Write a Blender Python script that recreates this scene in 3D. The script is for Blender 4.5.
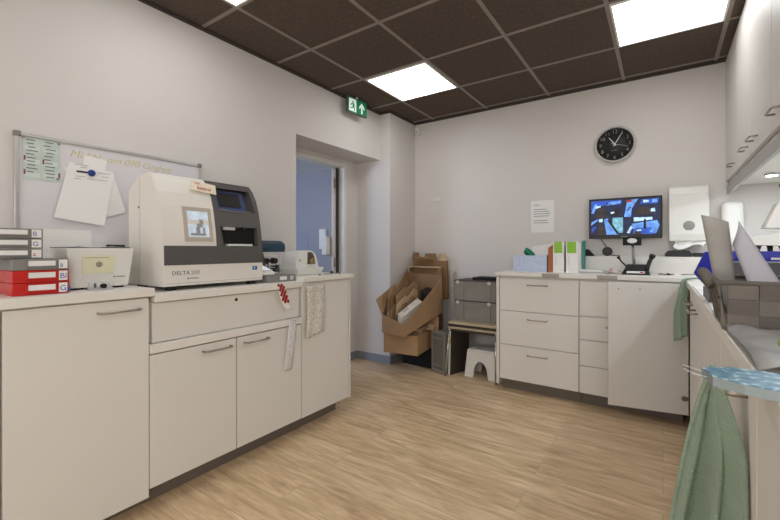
import bpy, bmesh, math, random
from mathutils import Vector, Matrix
random.seed(7)
PI = math.pi
scene = bpy.context.scene
for o in list(bpy.data.objects):
    bpy.data.objects.remove(o)

# ------------------------------------------------------------------ camera
CAMZ = 1.185
F_PX, HORIZON = 397.6, 249.4
YAW = 0.6016                       # camera looks left of the +Y axis
cam_d = bpy.data.cameras.new('camera')
cam = bpy.data.objects.new('camera', cam_d)
scene.collection.objects.link(cam)
cam.location = (0, 0, CAMZ)
cam.rotation_euler = (PI / 2, 0, YAW)
cam_d.sensor_fit = 'HORIZONTAL'
cam_d.sensor_width = 36.0
cam_d.lens = 36.0 * F_PX / 780.0
cam_d.shift_y = -(260 - HORIZON) / 780.0
cam_d.clip_start = 0.02
scene.camera = cam

# ------------------------------------------------------------------ world, exposure
world = bpy.data.worlds.new('world')
scene.world = world
world.use_nodes = True
bg = world.node_tree.nodes['Background']
bg.inputs[0].default_value = (0.55, 0.68, 1.0, 1)
bg.inputs[1].default_value = 0.3
scene.view_settings.view_transform = 'Standard'
scene.view_settings.look = 'None'
scene.view_settings.gamma = 1.0
scene.view_settings.use_curve_mapping = False
scene.view_settings.exposure = -0.05
PANEL_POWER = 6.6                  # ceiling panel emission
UNDER_POWER = 2.6                  # spots below the wall cabinets
WINDOW_POWER = 30.0                # daylight in the room beyond the doorway
ROOM_POWER = 48.0
SIDE_POWER = 38.0

def area_light(name, loc, target, sx, sy, power, color):
    l = bpy.data.lights.new(name, 'AREA')
    l.shape = 'RECTANGLE'; l.size = sx; l.size_y = sy
    l.energy = power; l.color = color
    o = bpy.data.objects.new(name, l)
    scene.collection.objects.link(o)
    o.location = loc
    o.rotation_euler = (Vector(target) - Vector(loc)).to_track_quat('-Z', 'Y').to_euler()
    return o
# daylight from the window of the adjoining room (out of view, left of the doorway)
area_light('window_daylight', (-4.3, 1.2, 1.7), (-2.9, 3.2, 0.9), 1.0, 1.3, WINDOW_POWER, (0.56, 0.70, 1.0))
# unseen fill lamp added behind the camera to flatten the light
area_light('rear_fill', (-1.35, -2.9, 1.6), (-1.3, 2.0, 1.2), 2.6, 1.6, ROOM_POWER, (1.0, 0.99, 0.98))
area_light('side_fill', (0.74, -.5, 1.3), (-2.0, 1.7, 0.7), 1.4, 1.4, SIDE_POWER, (1.0, 0.99, 0.97))  # added fill on the right, out of view, lifting the left cabinet fronts

# ------------------------------------------------------------------ materials
def lin(c):
    r = []
    for v in c:
        v = v / 255.0
        r.append(v / 12.92 if v <= 0.04045 else ((v + 0.055) / 1.055) ** 2.4)
    return (r[0], r[1], r[2], 1.0)
MATS = {}
def mat(name, col, rough=0.6, metal=0.0, var=0.06, scale=6.0, bump=0.0, bscale=200.0, emit=0.0, alpha=None, trans=0.0, spec=0.4, stretch=(1,1,1)):
    if name in MATS: return MATS[name]
    m = bpy.data.materials.new(name); m.use_nodes = True
    nt = m.node_tree; b = nt.nodes['Principled BSDF']
    c = lin(col)
    tc = nt.nodes.new('ShaderNodeTexCoord')
    mp = nt.nodes.new('ShaderNodeMapping'); mp.inputs['Scale'].default_value = stretch
    nt.links.new(tc.outputs['Object'], mp.inputs['Vector'])
    if var > 0:
        n = nt.nodes.new('ShaderNodeTexNoise'); n.inputs['Scale'].default_value = scale; n.inputs['Detail'].default_value = 4
        nt.links.new(mp.outputs[0], n.inputs['Vector'])
        r = nt.nodes.new('ShaderNodeValToRGB')
        r.color_ramp.elements[0].position = 0.3; r.color_ramp.elements[1].position = 0.7
        r.color_ramp.elements[0].color = tuple(x * (1 - var) for x in c[:3]) + (1,)
        r.color_ramp.elements[1].color = tuple(min(1, x * (1 + var)) for x in c[:3]) + (1,)
        nt.links.new(n.outputs['Fac'], r.inputs['Fac'])
        nt.links.new(r.outputs['Color'], b.inputs['Base Color'])
    else:
        b.inputs['Base Color'].default_value = c
    b.inputs['Roughness'].default_value = rough
    b.inputs['Metallic'].default_value = metal
    b.inputs['Specular IOR Level'].default_value = spec
    if bump > 0:
        n2 = nt.nodes.new('ShaderNodeTexNoise'); n2.inputs['Scale'].default_value = bscale; n2.inputs['Detail'].default_value = 3
        nt.links.new(mp.outputs[0], n2.inputs['Vector'])
        bp = nt.nodes.new('ShaderNodeBump'); bp.inputs['Strength'].default_value = bump; bp.inputs['Distance'].default_value = 0.002
        nt.links.new(n2.outputs['Fac'], bp.inputs['Height']); nt.links.new(bp.outputs[0], b.inputs['Normal'])
    if emit > 0:
        b.inputs['Emission Color'].default_value = c; b.inputs['Emission Strength'].default_value = emit
    if alpha is not None: b.inputs['Alpha'].default_value = alpha
    if trans > 0: b.inputs['Transmission Weight'].default_value = trans
    MATS[name] = m
    return m

def nd(nt, t, **kw):
    n = nt.nodes.new(t)
    for k, v in kw.items(): setattr(n, k, v)
    return n

def floor_material():
    m = bpy.data.materials.new('oak_vinyl'); m.use_nodes = True
    nt = m.node_tree; b = nt.nodes['Principled BSDF']; L = nt.links.new
    tc = nd(nt, 'ShaderNodeTexCoord')
    br = nd(nt, 'ShaderNodeTexBrick'); br.offset = 0.37
    br.inputs['Scale'].default_value = 1.0
    br.inputs['Brick Width'].default_value = 1.5; br.inputs['Row Height'].default_value = 0.18
    br.inputs['Mortar Size'].default_value = 0.0012; br.inputs['Mortar Smooth'].default_value = 0.3
    br.inputs['Color1'].default_value = (0, 0, 0, 1); br.inputs['Color2'].default_value = (1, 1, 1, 1)
    br.inputs['Mortar'].default_value = (0.5, 0.5, 0.5, 1)
    L(tc.outputs['Object'], br.inputs['Vector'])
    # grain runs along X, shifted per plank
    sep = nd(nt, 'ShaderNodeVectorMath', operation='MULTIPLY_ADD')
    comb = nd(nt, 'ShaderNodeVectorMath', operation='SCALE'); comb.inputs['Scale'].default_value = 7.3
    L(br.outputs['Color'], comb.inputs[0])
    sep.inputs[1].default_value = (1.3, 9.0, 1.0)
    L(tc.outputs['Object'], sep.inputs[0]); L(comb.outputs[0], sep.inputs[2])
    n1 = nd(nt, 'ShaderNodeTexNoise'); n1.inputs['Scale'].default_value = 2.2; n1.inputs['Detail'].default_value = 8; n1.inputs['Roughness'].default_value = 0.62; n1.inputs['Distortion'].default_value = 0.6
    L(sep.outputs[0], n1.inputs['Vector'])
    sep2 = nd(nt, 'ShaderNodeVectorMath', operation='MULTIPLY'); sep2.inputs[1].default_value = (3.0, 40.0, 1.0)
    L(tc.outputs['Object'], sep2.inputs[0])
    n2 = nd(nt, 'ShaderNodeTexNoise'); n2.inputs['Scale'].default_value = 3.0; n2.inputs['Detail'].default_value = 6; n2.inputs['Roughness'].default_value = 0.7
    L(sep2.outputs[0], n2.inputs['Vector'])
    r1 = nd(nt, 'ShaderNodeValToRGB')
    e = r1.color_ramp.elements
    e[0].position = 0.28; e[0].color = lin((176, 148, 112)); e[1].position = 0.72; e[1].color = lin((236, 214, 180))
    k = e.new(0.5); k.color = lin((212, 184, 147))
    L(n1.outputs['Fac'], r1.inputs['Fac'])
    r2 = nd(nt, 'ShaderNodeValToRGB'); r2.color_ramp.elements[0].position = 0.3; r2.color_ramp.elements[1].position = 0.65
    r2.color_ramp.elements[0].color = (0.78, 0.75, 0.72, 1); r2.color_ramp.elements[1].color = (1.05, 1.05, 1.05, 1)
    L(n2.outputs['Fac'], r2.inputs['Fac'])
    mx = nd(nt, 'ShaderNodeMixRGB', blend_type='MULTIPLY'); mx.inputs[0].default_value = 0.9
    L(r1.outputs[0], mx.inputs[1]); L(r2.outputs[0], mx.inputs[2])
    rp = nd(nt, 'ShaderNodeValToRGB'); rp.color_ramp.elements[0].color = (0.95, 0.945, 0.94, 1); rp.color_ramp.elements[1].color = (1.03, 1.03, 1.03, 1)
    L(br.outputs['Color'], rp.inputs['Fac'])
    mx2 = nd(nt, 'ShaderNodeMixRGB', blend_type='MULTIPLY'); mx2.inputs[0].default_value = 1.0
    L(mx.outputs[0], mx2.inputs[1]); L(rp.outputs[0], mx2.inputs[2])
    mx3 = nd(nt, 'ShaderNodeMixRGB', blend_type='MIX'); mx3.inputs[2].default_value = lin((92, 68, 46))
    sc = nd(nt, 'ShaderNodeMath', operation='MULTIPLY'); sc.inputs[1].default_value = 0.45
    L(br.outputs['Fac'], sc.inputs[0]); L(sc.outputs[0], mx3.inputs[0]); L(mx2.outputs[0], mx3.inputs[1])
    L(mx3.outputs[0], b.inputs['Base Color'])
    b.inputs['Roughness'].default_value = 0.42; b.inputs['Specular IOR Level'].default_value = 0.35
    bp = nd(nt, 'ShaderNodeBump'); bp.inputs['Strength'].default_value = 0.12; bp.inputs['Distance'].default_value = 0.002
    L(n2.outputs['Fac'], bp.inputs['Height']); L(bp.outputs[0], b.inputs['Normal'])
    return m

def spots_material(name, base, dot, scale, thr, rough=0.9):
    """cloth or paper printed with small dots"""
    m = bpy.data.materials.new(name); m.use_nodes = True
    nt = m.node_tree; b = nt.nodes['Principled BSDF']; L = nt.links.new
    tc = nd(nt, 'ShaderNodeTexCoord')
    v = nd(nt, 'ShaderNodeTexVoronoi'); v.inputs['Scale'].default_value = scale
    L(tc.outputs['Object'], v.inputs['Vector'])
    r = nd(nt, 'ShaderNodeValToRGB'); r.color_ramp.interpolation = 'CONSTANT'
    r.color_ramp.elements[0].color = lin(dot); r.color_ramp.elements[1].position = thr; r.color_ramp.elements[1].color = lin(base)
    L(v.outputs['Distance'], r.inputs['Fac']); L(r.outputs[0], b.inputs['Base Color'])
    b.inputs['Roughness'].default_value = rough
    return m

def weave_material(name, c1, c2, s):
    m = bpy.data.materials.new(name); m.use_nodes = True
    nt = m.node_tree; b = nt.nodes['Principled BSDF']; L = nt.links.new
    tc = nd(nt, 'ShaderNodeTexCoord')
    n = nd(nt, 'ShaderNodeTexNoise'); n.inputs['Scale'].default_value = 14
    mp = nd(nt, 'ShaderNodeMapping'); mp.inputs['Scale'].default_value = (1, 1, 12)
    L(tc.outputs['Object'], mp.inputs['Vector']); L(mp.outputs[0], n.inputs['Vector'])
    w = nd(nt, 'ShaderNodeTexWave'); w.inputs['Scale'].default_value = s; w.bands_direction = 'DIAGONAL'
    L(tc.outputs['Object'], w.inputs['Vector'])
    mx = nd(nt, 'ShaderNodeMixRGB'); mx.inputs[1].default_value = lin(c1); mx.inputs[2].default_value = lin(c2)
    ad = nd(nt, 'ShaderNodeMath', operation='MULTIPLY'); L(n.outputs['Fac'], ad.inputs[0]); L(w.outputs['Fac'], ad.inputs[1])
    L(ad.outputs[0], mx.inputs[0]); L(mx.outputs[0], b.inputs['Base Color'])
    bp = nd(nt, 'ShaderNodeBump'); bp.inputs['Strength'].default_value = 0.3; bp.inputs['Distance'].default_value = 0.001
    L(w.outputs['Fac'], bp.inputs['Height']); L(bp.outputs[0], b.inputs['Normal'])
    b.inputs['Roughness'].default_value = 0.85
    return m

def towel_material(name, c, dark):
    m = bpy.data.materials.new(name); m.use_nodes = True
    nt = m.node_tree; b = nt.nodes['Principled BSDF']; L = nt.links.new
    tc = nd(nt, 'ShaderNodeTexCoord')
    n = nd(nt, 'ShaderNodeTexNoise'); n.inputs['Scale'].default_value = 9; n.inputs['Detail'].default_value = 2
    L(tc.outputs['Object'], n.inputs['Vector'])
    r = nd(nt, 'ShaderNodeValToRGB')
    r.color_ramp.elements[0].position = 0.24; r.color_ramp.elements[0].color = lin(dark)
    r.color_ramp.elements[1].position = 0.32; r.color_ramp.elements[1].color = lin(c)
    L(n.outputs['Fac'], r.inputs['Fac']); L(r.outputs[0], b.inputs['Base Color'])
    n2 = nd(nt, 'ShaderNodeTexNoise'); n2.inputs['Scale'].default_value = 320; n2.inputs['Detail'].default_value = 3
    L(tc.outputs['Object'], n2.inputs['Vector'])
    w = nd(nt, 'ShaderNodeTexWave'); w.inputs['Scale'].default_value = 45; w.inputs['Distortion'].default_value = 1.5; w.bands_direction = 'Z'
    L(tc.outputs['Object'], w.inputs['Vector'])
    ad = nd(nt, 'ShaderNodeMath', operation='ADD'); L(n2.outputs['Fac'], ad.inputs[0]); L(w.outputs['Fac'], ad.inputs[1])
    bp = nd(nt, 'ShaderNodeBump'); bp.inputs['Strength'].default_value = 0.5; bp.inputs['Distance'].default_value = 0.0015
    L(ad.outputs[0], bp.inputs['Height']); L(bp.outputs[0], b.inputs['Normal'])
    b.inputs['Roughness'].default_value = 0.95; b.inputs['Sheen Weight'].default_value = 0.2
    return m

def pad_material():
    m = bpy.data.materials.new('blue_pad_top'); m.use_nodes = True
    nt = m.node_tree; b = nt.nodes['Principled BSDF']; L = nt.links.new
    tc = nd(nt, 'ShaderNodeTexCoord')
    n = nd(nt, 'ShaderNodeTexNoise'); n.inputs['Scale'].default_value = 70; n.inputs['Detail'].default_value = 5
    L(tc.outputs['Object'], n.inputs['Vector'])
    r = nd(nt, 'ShaderNodeValToRGB')
    r.color_ramp.elements[0].position = 0.38; r.color_ramp.elements[0].color = lin((40, 98, 124))
    r.color_ramp.elements[1].position = 0.66; r.color_ramp.elements[1].color = lin((186, 208, 214))
    k = r.color_ramp.elements.new(0.54); k.color = lin((80, 136, 158))
    L(n.outputs['Fac'], r.inputs['Fac']); L(r.outputs[0], b.inputs['Base Color'])
    b.inputs['Roughness'].default_value = 0.4
    return m

def ceiling_material():
    m = bpy.data.materials.new('ceiling_tile'); m.use_nodes = True
    nt = m.node_tree; b = nt.nodes['Principled BSDF']; L = nt.links.new
    tc = nd(nt, 'ShaderNodeTexCoord')
    n = nd(nt, 'ShaderNodeTexNoise'); n.inputs['Scale'].default_value = 40; n.inputs['Detail'].default_value = 6; n.inputs['Roughness'].default_value = 0.8
    L(tc.outputs['Object'], n.inputs['Vector'])
    r = nd(nt, 'ShaderNodeValToRGB')
    r.color_ramp.elements[0].position = 0.3; r.color_ramp.elements[0].color = lin((80, 70, 63))
    r.color_ramp.elements[1].position = 0.75; r.color_ramp.elements[1].color = lin((108, 96, 87))
    L(n.outputs['Fac'], r.inputs['Fac']); L(r.outputs[0], b.inputs['Base Color'])
    b.inputs['Roughness'].default_value = 0.95; b.inputs['Specular IOR Level'].default_value = 0.1
    return m

WALL = mat('wall_paint', (212, 207, 202), 0.85, var=0.015, scale=2, bump=0.05, bscale=120, spec=0.2)
CAB = mat('cabinet_laminate', (220, 216, 209), 0.45, var=0.012, scale=3, spec=0.35)
TOP = mat('worktop_laminate', (226, 222, 214), 0.4, var=0.012, scale=5, spec=0.4)
GAP = mat('painted_gap_shade', (70, 64, 58), 0.9, var=0)
PLINTH = mat('plinth_grey', (112, 104, 94), 0.6, var=0.03)
STEEL = mat('brushed_steel', (170, 162, 150), 0.32, 1.0, var=0.05, scale=40)
CHROME = mat('chrome', (200, 200, 200), 0.15, 1.0, var=0)
ALU = mat('aluminium', (196, 194, 190), 0.35, 0.8, var=0.03, scale=20)
WHITEP = mat('white_plastic', (226, 224, 218), 0.35, var=0.01)
CREAMP = mat('cream_plastic', (224, 219, 210), 0.4, var=0.015)
DGREY = mat('dark_grey_plastic', (84, 81, 79), 0.4, var=0.02)
MGREY = mat('mid_grey_plastic', (128, 126, 122), 0.5, var=0.03)
GREYC = mat('crate_grey', (134, 130, 122), 0.5, var=0.06, scale=12)
BLACK = mat('black_plastic', (26, 25, 25), 0.4, var=0.0)
BLACKM = mat('black_matte', (20, 20, 21), 0.8, var=0.0)
PAPER = mat('white_paper', (232, 230, 226), 0.8, var=0.01, scale=3)
INK = mat('grey_ink', (138, 136, 138), 0.8, var=0)
DINK = mat('dark_ink', (50, 48, 52), 0.8, var=0)
BINK = mat('blue_ink', (40, 96, 168), 0.7, var=0)
RINK = mat('red_ink', (190, 52, 44), 0.7, var=0)
YINK = mat('yellow_marker', (196, 188, 96), 0.7, var=0)
RED = mat('red_plastic', (190, 34, 28), 0.35, var=0.03)
CARD = mat('cardboard', (164, 132, 98), 0.85, var=0.07, scale=5, bump=0.1, bscale=90)
CARD2 = mat('cardboard_light', (196, 170, 134), 0.85, var=0.07, scale=7)
CARDD = mat('cardboard_dark', (136, 106, 76), 0.85, var=0.08, scale=6)
GREEN_T = towel_material('green_terry', (140, 160, 141), (108, 122, 112))
FABRIC = mat('stool_beige', (182, 166, 138), 0.7, var=0.04, scale=20)
BROWN = mat('stool_dark_rim', (58, 48, 42), 0.5, var=0.03)
BLUE = mat('blue_plastic', (6, 22, 165), 0.35, var=0.02)
SKIRT = mat('blue_grey_skirting', (136, 140, 150), 0.55, var=0.02)
DOORP = mat('door_paint', (150, 150, 158), 0.5, var=0.01)
CLEAR = mat('clear_plastic', (225, 228, 230), 0.12, var=0.0, alpha=0.35)
FILM = mat('plastic_film', (206, 206, 208), 0.2, var=0.05, alpha=0.7)
LAMP = mat('light_diffuser', (252, 253, 255), 0.5, var=0, emit=PANEL_POWER)
FLOOR = floor_material()
CEIL = ceiling_material()
GRID = mat('ceiling_grid', (140, 130, 121), 0.5, var=0.02)

# ------------------------------------------------------------------ mesh helpers (authored in world coordinates)
WM = {}                                    # world matrix of every object we make
def link(o): scene.collection.objects.link(o)

class MB:
    def __init__(self, T=None):
        self.bm = bmesh.new(); self.T = T or Matrix.Identity(4); self.mi = 0
    def _add(self, verts, faces, smooth=False):
        vs = [self.bm.verts.new(self.T @ Vector(v)) for v in verts]
        out = []
        for f in faces:
            try:
                fc = self.bm.faces.new([vs[i] for i in f]); fc.material_index = self.mi; fc.smooth = smooth; out.append(fc)
            except ValueError: pass
        return vs, out
    def box(self, a, b, bevel=0.0, seg=2):
        x0, y0, z0 = [min(a[i], b[i]) for i in range(3)]; x1, y1, z1 = [max(a[i], b[i]) for i in range(3)]
        v = [(x0,y0,z0),(x1,y0,z0),(x1,y1,z0),(x0,y1,z0),(x0,y0,z1),(x1,y0,z1),(x1,y1,z1),(x0,y1,z1)]
        f = [(0,3,2,1),(4,5,6,7),(0,1,5,4),(1,2,6,5),(2,3,7,6),(3,0,4,7)]
        vs, fs = self._add(v, f)
        if bevel > 0:
            es = set(e for q in fs for e in q.edges)
            r = bmesh.ops.bevel(self.bm, geom=list(es), offset=bevel, segments=seg, affect='EDGES', profile=0.5)
            for q in r['faces']: q.material_index = self.mi; q.smooth = True
        return self
    def hull8(self, b4, t4, bevel=0.0, seg=2):
        """eight-corner solid: bottom ring and top ring, both counter-clockwise from above"""
        vs, fs = self._add(list(b4) + list(t4), [(0,3,2,1),(4,5,6,7),(0,1,5,4),(1,2,6,5),(2,3,7,6),(3,0,4,7)])
        if bevel > 0:
            es = set(e for q in fs for e in q.edges)
            r = bmesh.ops.bevel(self.bm, geom=list(es), offset=bevel, segments=seg, affect='EDGES', profile=0.5)
            for q in r['faces']: q.material_index = self.mi; q.smooth = True
        return self
    def cyl(self, p0, p1, r0, r1=None, seg=20, caps=True, smooth=True):
        r1 = r0 if r1 is None else r1
        p0 = Vector(p0); p1 = Vector(p1); ax = (p1 - p0).normalized()
        u = ax.orthogonal().normalized(); w = ax.cross(u)
        A = [p0 + (u * math.cos(2*PI*i/seg) + w * math.sin(2*PI*i/seg)) * r0 for i in range(seg)]
        B = [p1 + (u * math.cos(2*PI*i/seg) + w * math.sin(2*PI*i/seg)) * r1 for i in range(seg)]
        n = seg
        vs, fs = self._add(A + B, [(i, (i+1) % n, n + (i+1) % n, n + i) for i in range(n)], smooth)
        if caps:
            for ring in (vs[:n][::-1], vs[n:]):
                fc = self.bm.faces.new(ring); fc.material_index = self.mi
        return self
    def tube(self, pts, r, seg=8, caps=True):
        pts = [Vector(p) for p in pts]; rings = []; prev = None
        for i, p in enumerate(pts):
            d = (pts[min(i+1, len(pts)-1)] - pts[max(i-1, 0)]).normalized()
            u = d.orthogonal().normalized() if prev is None else (prev - d * prev.dot(d)).normalized()
            prev = u; w = d.cross(u)
            rings.append([self.bm.verts.new(self.T @ (p + (u*math.cos(2*PI*k/seg) + w*math.sin(2*PI*k/seg)) * r)) for k in range(seg)])
        for a, b in zip(rings, rings[1:]):
            for k in range(seg):
                fc = self.bm.faces.new((a[k], a[(k+1) % seg], b[(k+1) % seg], b[k])); fc.smooth = True; fc.material_index = self.mi
        if caps:
            for ring in (rings[0][::-1], rings[-1]):
                fc = self.bm.faces.new(ring); fc.material_index = self.mi
        return self
    def lathe(self, prof, origin, axis=(0,0,1), seg=32, smooth=True):
        o = Vector(origin); ax = Vector(axis).normalized(); u = ax.orthogonal().normalized(); w = ax.cross(u)
        rings = []
        for r, h in prof:
            rings.append([self.bm.verts.new(self.T @ (o + ax*h + (u*math.cos(2*PI*k/seg) + w*math.sin(2*PI*k/seg)) * max(r, 1e-5))) for k in range(seg)])
        for a, b in zip(rings, rings[1:]):
            for k in range(seg):
                fc = self.bm.faces.new((a[k], a[(k+1) % seg], b[(k+1) % seg], b[k])); fc.smooth = smooth; fc.material_index = self.mi
        for ring in (rings[0][::-1], rings[-1]):
            fc = self.bm.faces.new(ring); fc.material_index = self.mi
        return self
    def prism(self, poly, o, ux, uy, un, depth, smooth=False):
        """polygon in the (ux, uy) plane at o, extruded by depth along un"""
        o = Vector(o); ux = Vector(ux); uy = Vector(uy); un = Vector(un); n = len(poly)
        A = [o + ux*p[0] + uy*p[1] for p in poly]; B = [a + un*depth for a in A]
        vs, _ = self._add(A + B, [(i, (i+1) % n, n + (i+1) % n, n + i) for i in range(n)], smooth)
        for ring in (vs[:n][::-1], vs[n:]):
            fc = self.bm.faces.new(ring); fc.material_index = self.mi
        return self
    def sheet(self, rows, th, smooth=True):
        """a grid of points thickened by th"""
        R = len(rows); C_ = len(rows[0]); P = [[Vector(p) for p in r] for r in rows]
        N = [[None]*C_ for _ in range(R)]
        for i in range(R):
            for j in range(C_):
                a = P[min(i+1, R-1)][j] - P[max(i-1, 0)][j]; b = P[i][min(j+1, C_-1)] - P[i][max(j-1, 0)]
                n = a.cross(b); N[i][j] = n.normalized() if n.length > 1e-9 else Vector((0, 0, 1))
        top = [[self.bm.verts.new(self.T @ (P[i][j] + N[i][j]*th/2)) for j in range(C_)] for i in range(R)]
        bot = [[self.bm.verts.new(self.T @ (P[i][j] - N[i][j]*th/2)) for j in range(C_)] for i in range(R)]
        def q(*v):
            fc = self.bm.faces.new(v); fc.smooth = smooth; fc.material_index = self.mi
        for i in range(R-1):
            for j in range(C_-1):
                q(top[i][j], top[i+1][j], top[i+1][j+1], top[i][j+1]); q(bot[i][j], bot[i][j+1], bot[i+1][j+1], bot[i+1][j])
        for i in range(R-1):
            q(top[i][0], bot[i][0], bot[i+1][0], top[i+1][0]); q(top[i][-1], top[i+1][-1], bot[i+1][-1], bot[i][-1])
        for j in range(C_-1):
            q(top[0][j], top[0][j+1], bot[0][j+1], bot[0][j]); q(top[-1][j], bot[-1][j], bot[-1][j+1], top[-1][j+1])
        return self
    def build(self, name, m, parent=None, origin=None):
        bmesh.ops.recalc_face_normals(self.bm, faces=self.bm.faces)
        if parent is not None: W = WM[parent.name]
        else:
            if origin is None:
                xs = [v.co for v in self.bm.verts]
                origin = (sum(v.x for v in xs)/len(xs), sum(v.y for v in xs)/len(xs), min(v.z for v in xs))
            W = Matrix.Translation(origin)
        self.bm.transform(W.inverted())
        me = bpy.data.meshes.new(name); self.bm.to_mesh(me); self.bm.free()
        for q in (m if isinstance(m, (list, tuple)) else [m]): me.materials.append(q)
        o = bpy.data.objects.new(name, me); link(o)
        if parent is not None: o.parent = parent
        else: o.matrix_basis = W
        WM[o.name] = W.copy()
        return o

def tag(o, label, cat, group=None):
    o['label'] = label; o['category'] = cat
    if group: o['group'] = group
    return o
def thing(name, label, cat, loc=(0,0,0), rz=0.0, group=None):
    o = bpy.data.objects.new(name, None); link(o); o.empty_display_size = 0.05
    o.location = loc; o.rotation_euler = (0, 0, rz)
    WM[o.name] = Matrix.Translation(loc) @ Matrix.Rotation(rz, 4, 'Z')
    return tag(o, label, cat, group)
def L2W(o): return WM[o.name]
def struct(o):
    o['kind'] = 'structure'; return o
def bx(name, a, b, m, parent=None, bevel=0.0, seg=2):
    return MB().box(a, b, bevel, seg).build(name, m, parent)

def text(name, body, origin, right, up, size, m, parent, depth=0.0006, align='LEFT', offset=0.0, shear=0.0, spacing=1.0):
    """writing as mesh: baseline at origin, running along right, standing along up"""
    cu = bpy.data.curves.new('t', 'FONT'); cu.body = body; cu.size = size; cu.extrude = depth; cu.align_x = align
    cu.offset = offset; cu.shear = shear; cu.space_character = spacing; cu.resolution_u = 3
    to = bpy.data.objects.new('t', cu); link(to)
    dg = bpy.context.evaluated_depsgraph_get(); dg.update()
    me = bpy.data.meshes.new_from_object(to.evaluated_get(dg))
    bpy.data.objects.remove(to); bpy.data.curves.remove(cu)
    r = Vector(right).normalized(); u = Vector(up).normalized(); n = r.cross(u)
    X = Matrix((( r.x, u.x, n.x, origin[0]), (r.y, u.y, n.y, origin[1]), (r.z, u.z, n.z, origin[2]), (0,0,0,1)))
    me.transform(WM[parent.name].inverted() @ X)
    me.materials.clear(); me.materials.append(m); me.name = name
    o = bpy.data.objects.new(name, me); link(o); o.parent = parent; WM[o.name] = WM[parent.name].copy()
    return o

def bar_handle(parent, p0, p1, out, m=STEEL, r=0.005, name='handle'):
    """U-shaped bar pull between two points on a front, standing out along out"""
    p0 = Vector(p0); p1 = Vector(p1); out = Vector(out); d = (p1 - p0).normalized()
    mb = MB(); mb.tube([p0, p0 + out*0.8, p0 + out + d*0.008, p1 + out - d*0.008, p1 + out*0.8, p1], r, 8)
    return mb.build(name, m, parent)

# ================================================================== THE ROOM
XL, YB, XR, YR, ZC = -2.45, 3.89, 0.75, -3.2, 2.614
FL = MB(); FL.box((-5.2, YR - .1, -0.1), (XR + .1, YB + .1, 0)); struct(FL.build('floor', FLOOR, origin=(0, 0, 0)))
ce = MB(); ce.box((XL - .45, YR - .1, ZC), (XR + .1, YB + .1, ZC + .1)); ceiling = struct(ce.build('ceiling', CEIL, origin=(0, 0, ZC)))
GX0, GY0, P = -2.071, 1.4227, 0.6
PANELS = [(0, 2), (3, 2), (0, -1), (3, -1), (0, -4), (3, -4)]          # grid cells (i along x, j along y) with a light
g = MB()
for i in range(0, 5):
    x = GX0 + i*P
    g.box((x - .012, YR, ZC - .004), (x + .012, YB, ZC + .001))
for j in range(-7, 5):
    y = GY0 + j*P
    if y > YB - .05: continue
    for a, b in zip([XL] + [GX0 + i*P for i in range(5)], [GX0 + i*P for i in range(5)] + [XR]):
        g.box((a + (.012 if a > XL else 0), y - .012, ZC - .0038), (b - (.012 if b < XR else 0), y + .012, ZC + .001))
g.build('ceiling_grid', GRID, ceiling)
t = MB(); DARKT = mat('ceiling_edge_trim', (66, 58, 53), 0.7, var=0)
t.box((XL, YR, ZC - .02), (XL + .02, 3.385, ZC - .001)); t.box((-2.325, YB - .02, ZC - .02), (0.39, YB, ZC - .001))
t.box((-2.325, 3.385, ZC - .02), (-2.305, YB - .02, ZC - .001)); t.box((XL+.02, 3.365, ZC - .02), (-2.305, 3.385, ZC - .001))
struct(t.build('trim_1', DARKT, origin=(XL, YB, ZC)))

w = MB()                                                             # left wall with its deep door recess and the pier
w.box((-2.76, YR, 0), (XL, 2.225, ZC)); w.box((-2.76, 2.225, 2.122), (XL, 3.385, ZC)); w.box((-2.76, 3.385, 0), (-2.325, YB, ZC))
w.box((-2.86, YR, 0), (-2.76, 2.36, ZC)); w.box((-2.86, 3.205, 0), (-2.76, YB, ZC)); w.box((-2.86, 2.36, 2.085), (-2.76, 3.205, ZC))
struct(w.build('wall_left', WALL, origin=(XL, 0, 0)))
w = MB(); w.box((-2.86, YB, 0), (XR + .1, YB + .1, ZC)); struct(w.build('wall_back', WALL, origin=(0, YB, 0)))
w = MB(); w.box((XR, YR, 0), (XR + .1, YB, ZC)); struct(w.build('wall_right', WALL, origin=(XR, 0, 0)))
w = MB(); w.box((-2.86, YR - .1, 0), (XR + .1, YR, ZC)); struct(w.build('wall_rear', WALL, origin=(0, YR, 0)))
b_ = MB(); b_.box((-2.76, 3.371, 0), (-2.311, 3.385, .082), .002); b_.box((-2.325, 3.385, 0), (-2.311, YB, .082), .002)
b_.box((-2.76, 3.22, 0), (-2.746, 3.371, .082)); struct(b_.build('baseboard_left', SKIRT, origin=(-2.4, 3.38, 0)))
b_ = MB(); b_.box((-2.311, YB - .014, 0), (XR, YB, .082)); struct(b_.build('baseboard_back', SKIRT, origin=(-1, YB, 0)))
# adjoining room beyond the doorway
w = MB(); w.box((-5.2, YB, 0), (-2.86, YB + .1, 2.5)); w.box((-5.2, 0.2, 0), (-2.86, 0.3, 2.5)); w.box((-5.2, 0.3, 0), (-5.1, YB, 2.5))
struct(w.build('wall_corridor', WALL, origin=(-4, 2, 0)))
w = MB(); w.box((-5.2, 0.2, 2.5), (-2.86, YB + .1, 2.56)); struct(w.build('ceiling_corridor', mat('corridor_ceiling', (34, 33, 34), .9), origin=(-4, 2, 2.5)))

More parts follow.
